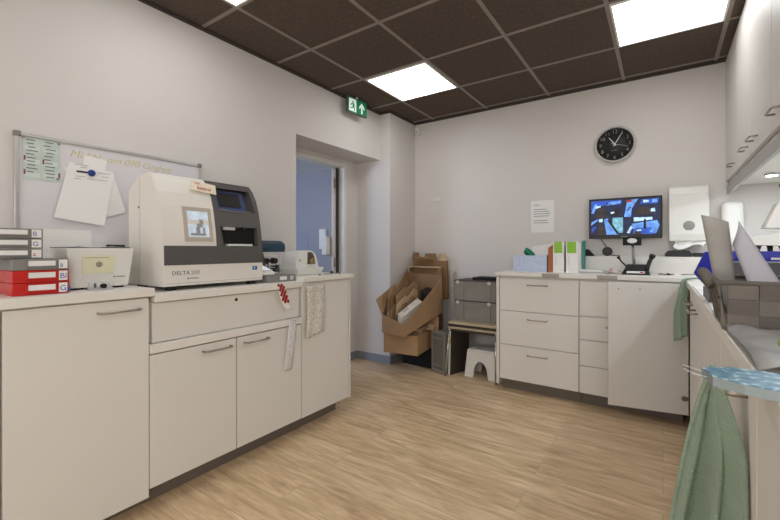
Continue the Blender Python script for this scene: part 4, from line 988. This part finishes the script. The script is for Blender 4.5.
arch_panel((X1 - .042, Y0 + .03, .0), (X1 - .042, Y1 - .03, .0), 0, HT - .022, m, (1, 0, 0), .02)
m.build('legs', WHITEP, t)
m = MB(); m.hull8([(X0 + .02, Y0 - .002, HT - .0215), (X1 - .02, Y0 - .002, HT - .0215), (X1 - .02, Y1 + .002, HT - .0215), (X0 + .02, Y1 + .002, HT - .0215)], [(X0 + .035, Y0 + .012, HT), (X1 - .035, Y0 + .012, HT), (X1 - .035, Y1 - .012, HT), (X0 + .035, Y1 - .012, HT)], .008, 3); m.build('step', WHITEP, t)

# ================================================================== BACK COUNTER RUN
YF = 3.29; ZB = .995
def drawer(t, x0, x1, z0, z1, hx=None, hz=None):
    d = bx('drawer', (x0, YF, z0), (x1, YF + .019, z1), CAB, t, .0015)
    if hx: bar_handle(d, (hx[0], YF, hz), (hx[1], YF, hz), (0, -.03, 0))
    return d
t = thing('drawer_cabinet', 'wide white cabinet with three deep drawers on the back wall', 'cabinet', (-.84, 3.59, 0), group='cabinets of the back counter')
bx('body', (-1.135, YF + .021, .105), (-.523, 3.874, .962), CAB, t)
bx('side_panel', (-1.163, YF - .004, .055), (-1.140, 3.874, .962), CAB, t, .001)
bx('plinth', (-1.138, 3.375, 0), (-.523, 3.395, .104), PLINTH, t)
drawer(t, -1.136, -.526, .678, .945, (-.902, -.755), .896)
drawer(t, -1.136, -.526, .396, .673, (-.902, -.755), .617)
drawer(t, -1.136, -.526, .104, .391, (-.902, -.755), .327)
t = thing('drawer_cabinet', 'narrow white cabinet with four drawers, partly behind the open door', 'cabinet', (-.3, 3.59, 0), group='cabinets of the back counter')
bx('body', (-.519, YF + .021, .105), (.112, 3.874, .962), CAB, t)
bx('plinth', (-.519, 3.375, 0), (.112, 3.395, .104), PLINTH, t)
for a, b in ((.685, .945), (.508, .68), (.312, .503), (.104, .307)):
    drawer(t, -.520, -.20, a, b)
bx('filler_panel', (-.196, YF, .104), (.112, YF + .019, .945), CAB, t)
MB().cyl((-.335, YF, .615), (-.335, YF - .02, .615), .008, .01, 14).build('lock_knob', STEEL, t)
tp = thing('worktop', 'white worktop along the back wall with two grey strips on its edge', 'worktop', (-.5, 3.58, .965))
bx('slab', (-1.172, YF - .018, .965), (.118, 3.872, ZB), TOP, tp, .002)
GSTRIP = mat('grey_tape', (158, 152, 146), .6, var=.02)
for a, b in ((-.79, -.662), (-.40, -.27)): bx('edge_strip', (a, YF - .0195, .9655), (b, YF - .0179, ZB - .0003), GSTRIP, tp)
tag(bx('back_ledge', (-.64, 3.745, ZB + .001), (.39, 3.872, 1.128), CAB, None, .002), 'raised white ledge along the back of the back counter', 'ledge')
# open door of the corner cabinet (belongs to the right run)
# ================================================================== RIGHT COUNTER RUN
XC = .142                                                       # plane of the right-hand fronts (back face of doors)
RG = 'cabinets of the right counter'
def right_cab(label, y0, y1, kind):
    t = thing('base_cabinet', label, 'cabinet', (.45, (y0 + y1)/2, 0), group=RG)
    bx('plinth', (.22, y0, 0), (.24, y1, .104), PLINTH, t)
    return t
t = right_cab('white corner cabinet of the right counter with its door swung wide open', 2.77, 3.262, 0)
m = MB(); m.box((.146, 2.772, .105), (.73, 2.79, .955)); m.box((.146, 3.244, .105), (.73, 3.262, .955)); m.box((.146, 2.79, .105), (.73, 3.244, .125)); m.box((.71, 2.79, .125), (.73, 3.244, .955)); m.build('body', CAB, t)
m = MB(); ang = math.radians(169.5)
TD = Matrix.Translation((.138, 3.248, 0)) @ Matrix.Rotation(math.atan2(3.165 - 3.25, -.306 - .145), 4, 'Z')
m = MB(TD); m.box((0, -.0, .098), (.462, -.019 + .0, .957), .001); od = m.build('door', CAB, t)
for z in (.205, .86):
    m = MB(TD); m.cyl((.022, .0005, z), (.022, .003, z), .0175, seg=20); m.box((-.012, .0005, z - .012), (.03, .010, z + .012), .002); m.build('hinge', mat('nickel', (150, 138, 120), .35, .8, var=.05), od)
for a in (.40, .272):
    m = MB(TD); m.cyl((a, .0003, .912), (a, .0012, .912), .0045, seg=12); m.build('screw_hole', DGREY, od)
def slab_door(t, y0, y1, z0, z1, hy=None, hz=None, name='door'):
    d = bx(name, (.124, y0, z0), (XC, y1, z1), CAB, t, .0015)
    if hy: bar_handle(d, (.124, hy[0], hz), (.124, hy[1], hz), (-.032, 0, 0))
    return d
t = right_cab('white drawer cabinet of the right counter with two steel pulls', 2.06, 2.768, 1)
bx('body', (XC + .002, 2.062, .105), (.73, 2.766, .955), CAB, t)
slab_door(t, 2.064, 2.412, .80, .952, (2.17, 2.30), .905, 'drawer'); slab_door(t, 2.416, 2.764, .80, .952, (2.52, 2.65), .905, 'drawer'); slab_door(t, 2.064, 2.412, .104, .796); slab_door(t, 2.416, 2.764, .104, .796)
t = right_cab('white cabinet of the right counter in shade beneath the basket', 1.34, 2.058, 2)
bx('body', (XC + .002, 1.342, .105), (.73, 2.056, .955), CAB, t)
slab_door(t, 1.344, 1.70, .104, .952); slab_door(t, 1.703, 2.054, .104, .952)
t = right_cab('nearest white cabinet at the right edge with a green towel on its handle', .30, 1.338, 3)
bx('body', (XC + .002, .302, .105), (.73, 1.336, .955), CAB, t)
slab_door(t, .86, 1.334, .104, .952, (.94, 1.08), .925); slab_door(t, .304, .857, .104, .952)
tag(bx('worktop', (.12, .30, .958), (.748, 3.274, .992), TOP, None, .002), 'white worktop of the right counter under the basket and blue tray', 'worktop')
tag(bx('worktop', (.122, 3.276, .958), (.748, 3.872, .992), TOP, None, .002), 'white worktop square in the far right corner', 'worktop')
ZR = .992
# ------------------------------------------------------------------ wall cabinets
UX = .388
UG = 'white wall cabinets above the right counter'
ULAB = ['farthest white wall cabinet touching the back wall', 'white wall cabinet second from the back wall', 'white wall cabinet third from the back wall', 'white wall cabinet fourth from the back wall, with a handle at the frame edge', 'white wall cabinet nearest the camera, outside the frame']
edges = [3.886, 3.34, 2.85, 2.36, 1.86, 1.2]
hy = [(3.44, 3.56), (2.93, 3.05), (2.66, 2.78), (2.17, 2.29), (1.3, 1.42)]
for k in range(5):
    a, b = edges[k+1] + .0025, edges[k] - .0025
    t = thing('wall_cabinet', ULAB[k], 'wall cabinet', (.57, (a + b)/2, 1.66), group=UG)
    bx('body', (UX + .021, a, 1.66), (.748, b, 2.60), CAB, t)
    d = bx('door', (UX, a, 1.692), (UX + .019, b, 2.598), CAB, t, .0012)
    bar_handle(d, (UX, hy[k][0], 1.752), (UX, hy[k][1], 1.752), (-.03, 0, 0))
tag(bx('light_rail', (UX + .006, 1.2, 1.60), (UX + .024, 3.884, 1.658), mat('rail_grey', (178, 176, 172), .5, var=.02), None, .001), 'pale grey light rail along the bottom of the wall cabinets', 'light rail')
for k, y in enumerate((2.05, 2.75, 3.4)):
    t = thing('under_cabinet_light', ('round spotlight under the wall cabinets nearest the frame edge', 'round spotlight in the middle under the wall cabinets', 'round spotlight under the wall cabinets nearest the back wall')[k], 'spotlight', (.56, y, 1.645), group='spotlights under the wall cabinets')
    MB().lathe([(.034, 0), (.034, .011), (.026, .014)], (.56, y, 1.6455), (0,0,1), 24).build('rim', CHROME, t)
    sl_ = bpy.data.lights.new('spot_beam', 'AREA'); sl_.shape = 'DISK'; sl_.size = .05; sl_.energy = UNDER_POWER; sl_.color = (.82, .91, 1.0)
    so_ = bpy.data.objects.new('spot_beam', sl_); link(so_); so_.parent = t; so_.location = (0, 0, -.003)
    MB().cyl((.56, y, 1.6435), (.56, y, 1.6453), .027, seg=24).build('lens', mat('spot_lens', (240, 246, 255), .3, var=0, emit=30.0), t)

# ------------------------------------------------------------------ things on the back counter
t = thing('tissue_box', 'pale blue patterned box with a green cloth on the back counter', 'box', (-.94, 3.56, ZB))
TB = spots_material('blue_pattern', (190, 199, 220), (170, 183, 212), 55, .36, .6)
m = MB(); m.box((-1.085, 3.50, ZB), (-.805, 3.516, ZB + .138)); m.box((-1.085, 3.62, ZB), (-.805, 3.636, ZB + .138)); m.box((-1.085, 3.516, ZB), (-1.07, 3.62, ZB + .138)); m.box((-.82, 3.516, ZB), (-.805, 3.62, ZB + .138)); m.box((-1.07, 3.516, ZB), (-.82, 3.62, ZB + .02)); m.build('box', TB, t)
def cl(u, v): return (-1.0 + .10*v + .015*math.sin(u*6), 3.55 + .03*math.sin(v*7 + u*3), ZB + .10 + .11*u*(1 - .75*abs(v - .28)*1.3))
tag(hang_cloth(cl, 8, 10, .003).build('green_cloth', mat('jade_cloth', (42, 134, 104), .8)), 'jade green cloth sticking out of the pale blue box', 'cloth')
tag(MB().hull8([(-.975, 3.665, ZB), (-.80, 3.66, ZB), (-.80, 3.70, ZB), (-.975, 3.705, ZB)], [(-.975, 3.70, 1.215), (-.80, 3.695, 1.235), (-.80, 3.70, 1.235), (-.975, 3.705, 1.215)]).build('white_folder', PAPER), 'white folder standing behind the pale blue box', 'folder')
tag(MB().hull8([(-.797, 3.5, ZB), (-.757, 3.5, ZB), (-.757, 3.72, ZB), (-.797, 3.72, ZB)], [(-.795, 3.505, 1.20), (-.757, 3.505, 1.21), (-.757, 3.72, 1.235), (-.795, 3.72, 1.235)], .002).build('brown_folder', mat('orange_brown', (170, 102, 62), .7, var=.05)), 'orange brown folder between the blue box and white files', 'folder')
LG = mat('lime_label', (142, 190, 70), .6, var=.02)
for k, (a, b, lb) in enumerate(((-.752, -.668, 'white magazine file with lime label, the left of two'), (-.652, -.562, 'white magazine file with lime label, the right of two'))):
    t = thing('magazine_file', lb, 'magazine file', ((a+b)/2, 3.6, ZB), group='white magazine files with lime labels')
    m = MB(); m.prism([(3.485, ZB), (3.735, ZB), (3.735, 1.255), (3.485, 1.25)], (a, 0, 0), (0,1,0), (0,0,1), (1,0,0), .003); m.prism([(3.485, ZB), (3.735, ZB), (3.735, 1.255), (3.485, 1.25)], (b - .003, 0, 0), (0,1,0), (0,0,1), (1,0,0), .003)
    m.box((a + .003, 3.485, ZB), (b - .003, 3.488, 1.25)); m.box((a + .003, 3.488, ZB), (b - .003, 3.735, ZB + .003)); m.box((a + .012, 3.50, ZB + .003), (b - .012, 3.72, 1.235)); m.build('case', PAPER, t)
    bx('label', (a + .008, 3.4842, 1.155), (b - .012, 3.485, 1.248), LG, t)
    bx('print', (a + .02, 3.4843, 1.06), (a + .024, 3.485, 1.13), mat('pale_ink', (200, 198, 196), .7, var=0), t)
tag(MB().hull8([(-.56, 3.65, ZB), (-.546, 3.65, ZB), (-.546, 3.74, ZB), (-.56, 3.74, ZB)], [(-.56, 3.64, 1.25), (-.543, 3.64, 1.25), (-.543, 3.74, 1.262), (-.56, 3.74, 1.262)]).build('teal_folder', mat('teal_folder', (70, 140, 128), .6, var=.05)), 'teal folder standing against the right white magazine file', 'folder')
t = thing('paper_tray', 'flat grey tray of papers on the back counter before the ledge', 'tray', (-.48, 3.62, ZB))
bx('tray', (-.575, 3.52, ZB), (-.385, 3.735, ZB + .012), mat('tray_grey', (168, 166, 164), .5), t, .002); bx('papers', (-.565, 3.53, ZB + .0122), (-.395, 3.725, ZB + .024), PAPER, t)
def pk(u, v): return (-.375 + .115*u, 3.48 + .12*v, ZB + .004 + .045*abs(math.sin(u*5 + v*3))*math.sin(PI*min(1, max(0, u)))*(.4 + .6*v))
tag(hang_cloth(pk, 9, 9, .003).build('pink_tissue', mat('pink_tissue', (216, 192, 182), .9)), 'crumpled pale pink tissue on the back counter beside the scanner stand', 'tissue')
t = thing('scanner_stand', 'black handheld device in a cradle with a grey post and square head', 'scanner', (-.16, 3.55, ZB))
m = MB(); m.hull8([(-.26, 3.46, ZB), (-.075, 3.46, ZB), (-.085, 3.66, ZB), (-.25, 3.66, ZB)], [(-.245, 3.50, ZB + .035), (-.085, 3.50, ZB + .035), (-.095, 3.65, ZB + .075), (-.235, 3.65, ZB + .075)], .004); base = m.build('base', BLACK, t)
bx('base_label', (-.225, 3.472, ZB + .012), (-.11, 3.476, ZB + .028), PAPER, base)
bx('red_mark', (-.14, 3.471, ZB + .016), (-.118, 3.473, ZB + .024), RINK, base)
MB().cyl((-.185, 3.64, ZB + .06), (-.196, 3.64, 1.235), .0105, seg=14).build('post', mat('grey_post', (150, 150, 148), .4, .4, var=0), t)
m = MB(TR(-.20, 3.64, 1.245, 4, 38)); m.box((-.062, -.05, 0), (.062, .05, .010), .003); hd = m.build('head', BLACK, t)
m = MB(TR(-.20, 3.64, 1.245, 4, 38)); m.lathe([(.034, .0101), (.03, .013), (.001, .014)], (0, 0, 0), (0,0,1), 24); m.build('lens_plate', WHITEP, hd)
m = MB(); m.tube([(-.10, 3.52, ZB + .03), (-.085, 3.55, ZB + .09), (-.07, 3.58, ZB + .13)], .014, 10); m.tube([(-.07, 3.58, ZB + .128), (-.06, 3.575, ZB + .15)], .02, 12); m.build('handset', BLACK, t)
m = MB(); m.tube([(-.235, 3.58, ZB + .06), (-.27, 3.57, ZB + .10), (-.285, 3.57, ZB + .125)], .006, 8); m.tube([(-.295, 3.57, ZB + .122), (-.275, 3.57, ZB + .13)], .010, 10); m.build('lever', BLACK, t)
for k, (x, y, dx, mm, lb) in enumerate(((-.03, 3.53, .05, MGREY, 'small grey clip on the back counter right of the scanner stand'), (.02, 3.56, .03, BLACK, 'small black cap on the back counter right of the scanner stand'), (.065, 3.52, .045, CREAMP, 'small cream holder on the back counter near the corner'))):
    tag(MB().hull8([(x, y, ZB), (x + dx, y, ZB), (x + dx, y + .03, ZB), (x, y + .03, ZB)], [(x + .006, y + .006, ZB + .016), (x + dx - .006, y + .006, ZB + .012), (x + dx - .006, y + .024, ZB + .012), (x + .006, y + .024, ZB + .016)], .002).build('small_holder', mm), lb, 'holder')
tag(MB().tube([(-.02, 3.62, ZB + .004), (.03, 3.63, ZB + .004), (.09, 3.62, ZB + .004)], .0038, 8).build('pen', mat('olive_pen', (110, 104, 74), .5)), 'olive pen lying on the back counter near the corner', 'pen')
# on the ledge
LZ = 1.1285
tag(MB().hull8([(-.62, 3.76, LZ), (-.485, 3.76, LZ), (-.485, 3.86, LZ), (-.62, 3.86, LZ)], [(-.62, 3.80, LZ + .058), (-.535, 3.80, LZ + .058), (-.535, 3.86, LZ + .058), (-.62, 3.86, LZ + .058)], .003).build('black_case', BLACKM), 'black wedge case at the left end of the ledge', 'case')
t = thing('desk_camera', 'round black puck with a cable standing on the ledge under the monitor', 'speaker', (-.39, 3.82, LZ))
MB().lathe([(.034, 0), (.038, .006), (.038, .022), (.03, .028)], (-.39, 3.845, LZ + .039), (0, -1, 0), 28).build('body', BLACK, t)
MB().tube([(-.395, 3.83, LZ + .078), (-.43, 3.835, LZ + .13), (-.44, 3.84, 1.274)], .0035, 6).build('cable', BLACK, t)
MB().tube([(-.375, 3.81, LZ + .008), (-.33, 3.80, LZ + .006), (-.29, 3.78, LZ + .004)], .003, 6).build('cable', BLACK, t)
m = MB(); m.prism([(.015, 0), (.012, .02), (.03, .045), (.07, .052), (.10, .046), (.13, .052), (.165, .046), (.185, .02), (.182, 0)], (0, 3.85, LZ), (1,0,0), (0,0,1), (0,-1,0), .07); tag(m.build('glasses_case', BLACK), 'black glasses case on the ledge below the towel dispenser', 'case')
tag(bx('black_box', (.19, 3.78, LZ), (.33, 3.85, LZ + .03), BLACK, None, .004), 'flat black box on the ledge right of the glasses case', 'box')
tag(MB().tube([(-.16, 3.80, LZ + .003), (-.1, 3.82, LZ + .003), (-.03, 3.81, LZ + .003)], .003, 6).build('cable_piece', CREAMP), 'thin cream cable lying on the ledge behind the scanner stand', 'cable')

# ------------------------------------------------------------------ things on the right counter
# woven basket
BY0, BY1, BX0, BX1, BH = 1.235, 1.52, .126, .62, .108
t = thing('woven_basket', 'grey woven basket of papers on the right counter', 'basket', (.38, 1.37, ZR))
BK1 = weave_material('grey_weave', (108, 101, 94), (140, 132, 123), 160); BK2 = weave_material('grey_weave_dark', (92, 86, 80), (122, 115, 107), 160)
m = MB(); m.mi = 0
m.box((BX0 + .01, BY0 + .01, ZR + .0005), (BX1 - .01, BY1 - .01, ZR + .004))
def side(pa, pb, n, cols, flare):
    pa = Vector(pa); pb = Vector(pb); n = Vector(n); dx = (pb - pa)/cols
    for c in range(cols):
        for r in range(3):
            z0 = BH*r/3 + .003; z1 = BH*(r+1)/3 + .003; o = .0035 if (c + r) % 2 else 0.0; m.mi = (c + r) % 2
            q0 = pa + dx*c + n*(o + flare*r/3); q1 = pa + dx*(c+1) + n*(o + flare*r/3); s0 = pa + dx*c + n*(o + flare*(r+1)/3); s1 = pa + dx*(c+1) + n*(o + flare*(r+1)/3)
            e = dx.normalized()*.0012
            m.hull8([q0 + e - n*.006 + U*(z0+.001), q0 + e + U*(z0+.001), q1 - e + U*(z0+.001), q1 - e - n*.006 + U*(z0+.001)], [s0 + e - n*.006 + U*(z1-.001), s0 + e + U*(z1-.001), s1 - e + U*(z1-.001), s1 - e - n*.006 + U*(z1-.001)])
    m.mi = 0
    m.hull8([pa + n*(flare-.0) - n*.008 + U*.001, pa + n*0 + U*.001, pb + n*0 + U*.001, pb - n*.008 + U*.001], [pa + n*flare - n*.006 + U*BH, pa + n*(flare-.003) + U*BH, pb + n*(flare-.003) + U*BH, pb + n*flare - n*.006 + U*BH])
z0 = ZR + .001
side((BX0, BY0, z0), (BX1, BY0, z0), (0, -1, 0), 9, .012); side((BX0, BY1, z0), (BX1, BY1, z0), (0, 1, 0), 9, .012)
side((BX0, BY0, z0), (BX0, BY1, z0), (-1, 0, 0), 5, .018); side((BX1, BY0, z0), (BX1, BY1, z0), (1, 0, 0), 5, .018)
m.build('woven_body', [BK1, BK2], t)
m = MB(); rz_ = ZR + BH + .006
m.tube([(BX0 - .016, BY0 - .01, rz_), (BX1 + .016, BY0 - .01, rz_), (BX1 + .016, BY1 + .01, rz_), (BX0 - .016, BY1 + .01, rz_), (BX0 - .016, BY0 - .01, rz_)], .006, 8); m.build('rim', BK2, t)
m = MB(); m.tube([(BX0 - .02, 1.30, ZR + .10), (BX0 - .033, 1.315, ZR + .125), (BX0 - .037, 1.36, ZR + .133), (BX0 - .033, 1.40, ZR + .125), (BX0 - .02, 1.42, ZR + .10)], .013, 10); m.build('carry_handle', BK2, t)
# papers standing in the basket
def paper_sheet(name, label, tl, tr, bl, br, th, mm, bow):
    tl, tr, bl, br = map(Vector, (tl, tr, bl, br)); rows = []
    for i in range(9):
        r = []
        for j in range(7):
            a = i/8; b = j/6; p = (tl*(1-b) + tr*b)*(1-a) + (bl*(1-b) + br*b)*a
            r.append(p + Vector((.3, -1, 0)).normalized()*bow*math.sin(PI*b)*(1 - a*.5))
        rows.append(r)
    return tag(MB().sheet(rows, th).build(name, mm), label, 'papers', 'papers standing in the basket')
paper_sheet('paper_bundle', 'left grey paper sleeve standing in the woven basket', (.093, 1.49, 1.287), (.155, 1.495, 1.264), (.137, 1.485, 1.0), (.178, 1.49, 1.0), .003, mat('grey_paper', (158, 153, 147), .6, var=.08, scale=14), .012)
paper_sheet('paper_bundle', 'right pale paper sleeve leaning in the woven basket', (.165, 1.49, 1.20), (.178, 1.50, 1.266), (.21, 1.38, 1.0), (.295, 1.39, 1.0), .004, mat('violet_grey_paper', (180, 177, 184), .6, var=.05, scale=10), .006)
# blue tray behind the basket
t = thing('blue_tray', 'bright blue tray with sloping end behind the woven basket', 'tray', (.36, 1.9, ZR))
TBZ = ZR + .05
m = MB(); m.prism([(.116, 1.066), (.093, 1.0986), (.125, 1.176), (.172, 1.178), (.172, 1.05)], (0, 1.83, 0), (1,0,0), (0,0,1), (0,1,0), .012)
m.hull8([(.158, 1.842, 1.045), (.166, 1.842, 1.045), (.166, 2.05, 1.045), (.158, 2.05, 1.045)], [(.165, 1.842, 1.178), (.172, 1.842, 1.178), (.172, 2.05, 1.178), (.165, 2.05, 1.178)])
m.box((.166, 2.042, 1.045), (.66, 2.05, 1.178)); m.box((.66, 1.83, 1.045), (.668, 2.05, 1.178)); m.box((.14, 1.83, 1.0385), (.668, 2.05, 1.0448)); m.box((.172, 1.83, 1.158), (.66, 1.838, 1.178)); m.build('tray', BLUE, t)
bx('label', (.30, 1.829, 1.150), (.345, 1.8302, 1.1575), PAPER, t)
tag(bx('document_box', (.135, 1.80, ZR), (.69, 2.06, 1.038), DGREY, None, .003), 'dark grey flat box under the bright blue tray', 'box')
tag(bx('dark_folder', (.19, 1.85, 1.0455), (.64, 2.03, 1.14), mat('charcoal_folder', (92, 90, 90), .5, var=.05), None, .003), 'charcoal folder lying inside the bright blue tray', 'folder')
def fg(u, v): return (.24 + .36*v, 1.56 + .18*u, ZR + .045 + .06*math.sin(PI*u)*(.6 + .4*math.sin(v*5)) )
tag(hang_cloth(fg, 9, 14, .003).build('plastic_bag', mat('grey_plastic_sheet', (120, 122, 124), .25, var=.15, scale=12)), 'folded grey plastic bag between the basket and the dark box', 'bag')
# microscope
t = thing('microscope', 'cream microscope at the right edge under the wall cabinets', 'microscope', (.50, 2.62, ZR))
MX, MYY = .382, 2.60
m = MB(); m.box((MX - .02, MYY - .10, ZR), (MX + .20, MYY + .12, ZR + .05), .01, 3); m.build('base', CREAMP, t)
m = MB(); m.box((MX + .10, MYY - .05, ZR + .05), (MX + .19, MYY + .05, ZR + .30), .01, 3); m.build('arm', CREAMP, t)
m = MB(); m.hull8([(MX - .05, MYY - .055, 1.205), (MX + .12, MYY - .055, 1.20), (MX + .12, MYY + .05, 1.20), (MX - .05, MYY + .05, 1.205)], [(MX - .05, MYY - .055, 1.235), (MX + .10, MYY - .05, 1.275), (MX + .10, MYY + .05, 1.275), (MX - .05, MYY + .05, 1.235)], .004); m.build('nose_housing', CREAMP, t)
m = MB(); m.hull8([(MX + .012, MYY - .05, 1.285), (MX + .21, MYY - .05, 1.276), (MX + .21, MYY + .05, 1.276), (MX + .012, MYY + .05, 1.285)], [(MX + .06, MYY - .045, 1.405), (MX + .22, MYY - .045, 1.45), (MX + .22, MYY + .045, 1.45), (MX + .06, MYY + .045, 1.405)], .006); m.build('head', CREAMP, t)
for y in (MYY - .03, MYY + .03): MB().cyl((MX + .12, y, 1.425), (MX + .09, y, 1.50), .014, .016, 16).build('eyepiece', BLACK, t)
bx('stage', (MX - .05, MYY - .08, 1.145), (MX + .11, MYY + .08, 1.16), BLACK, t, .002)
for k, x in enumerate((MX + .0, MX + .04, MX + .08)): MB().cyl((x, MYY, 1.204), (x + (k - 1)*.008, MYY - .01, 1.165), .012, .008, 14).build('objective', (CHROME, BLACK, CHROME)[k], t)
MB().cyl((MX + .13, MYY - .075, 1.09), (MX + .13, MYY - .052, 1.09), .022, seg=20).build('focus_knob', BLACK, t)
bx('stage_post', (MX + .06, MYY - .02, ZR + .05), (MX + .098, MYY + .02, 1.1445), DGREY, t)
# white sheets on the counter edge
for k, (a, b, lb) in enumerate(((2.36, 2.62, 'white sheet on the right counter farthest from the basket'), (1.92, 2.33, 'middle white sheet on the right counter edge'), (1.56, 1.79, 'white sheet on the right counter edge directly behind the basket'))):
    tag(bx('paper_sheet', (.128, a, ZR + .0002), (.165, b, ZR + .006), PAPER), lb, 'paper', 'white sheets along the right counter edge')
# absorbent pads overhanging the near counter edge
t = thing('pad_stack', 'stack of blue patterned absorbent pads overhanging the near right counter', 'pads', (.25, .75, ZR))
poly = [(.048, .762), (.083, .786), (.62, .80), (.62, .66), (.121, .69), (.089, .699), (.058, .72)]
m = MB(); m.prism([(x, y) for x, y in poly], (0, 0, ZR + .0005), (1,0,0), (0,1,0), (0,0,1), .013); m.build('pads', mat('pad_side', (138, 148, 148), .6, var=.05), t)
m = MB(); m.prism([(x, y) for x, y in poly], (0, 0, ZR + .0136), (1,0,0), (0,1,0), (0,0,1), .0015); m.build('top_sheet', pad_material(), t)
for k, (dx, dy) in enumerate(((-.03, .0), (-.028, -.014))):
    MB().tube([(.052, .755 + dy*2, ZR + .010), (.035, .765 + dy*2.4, ZR + .012), (.025, .77 + dy*2.6, ZR + .013 + .003*k)], .0007, 6).build('wrapper_wisp', FILM, t)
# crumpled clear bag in front of the basket
def bag(u, v):
    x = .122 + .34*v; y = .83 + .385*u
    return (x, y, ZR + .006 + .020*abs(math.sin(u*7 + v*9))*(.3 + .7*v) + .010*math.sin(v*13 + u*4)**2)
tag(hang_cloth(bag, 16, 20, .0015).build('plastic_bag', mat('milky_film', (158, 156, 153), .3, var=.14, scale=18)), 'crumpled milky plastic bag on the counter before the basket', 'bag')
tag(MB().cyl((.155, .885, ZR + .043), (.205, .855, ZR + .045), .0065, seg=14).build('green_stick', mat('olive_green', (150, 160, 84), .5)), 'short olive green stick on the milky plastic bag', 'stick')

# green towels
def far_towel(u, v):
    # over the counter corner, then down the front of the open door
    s = u*.46
    if s < .07: return (.140 - .03*v + (.07 - s)*.6, 3.13 + .06*v - .06 + .0, ZR + .013 + .004*math.sin(v*6))
    k = s - .07
    return (.116 - .058*v*(.35 + min(1, k*5)*.65) + .006*math.sin(v*9 + k*6) + .012*k, 3.085 + .04*v + .008*math.sin(v*8 + 1) - .01*min(1, k*8), ZR + .004 - k*(.90 + .12*v))
tag(hang_cloth(far_towel, 26, 16, .006).build('hand_towel', GREEN_T), 'small green towel hanging at the far corner of the right counter', 'towel')
def near_towel(u, v):
    # gathered on the door handle, fanning out below
    fan = min(1.0, u*1.15)**.8
    wv = v - .5
    fan2 = min(1.0, u*3.2)**.7
    x = .077 - .094*(1 - v)*fan + .048*v*fan2 + .015*math.sin(v*15 + u*1.5)*fan
    y = .965 + .012*math.sin(v*5) + (.075*(1 - v)*fan - .035*v*fan2) + .030*math.sin(v*16 + 2)*fan
    x = min(x, .117)
    return (x, y, .966 - u*.60 - .02*wv*wv*fan - .012*(1 - u)*abs(wv)*2)
tw = thing('hand_towel', 'large green terry towel hanging from the near cabinet handle', 'towel', (.08, .97, .36))
hang_cloth(near_towel, 40, 44, .007).build('cloth', GREEN_T, tw)
m = MB(); m.tube([Vector(near_towel(k/30, 0)) + Vector((-.002, -.002, 0)) for k in range(31)], .0045, 8); m.build('hem', mat('green_hem', (146, 164, 146), .95, var=.1, scale=60), tw)
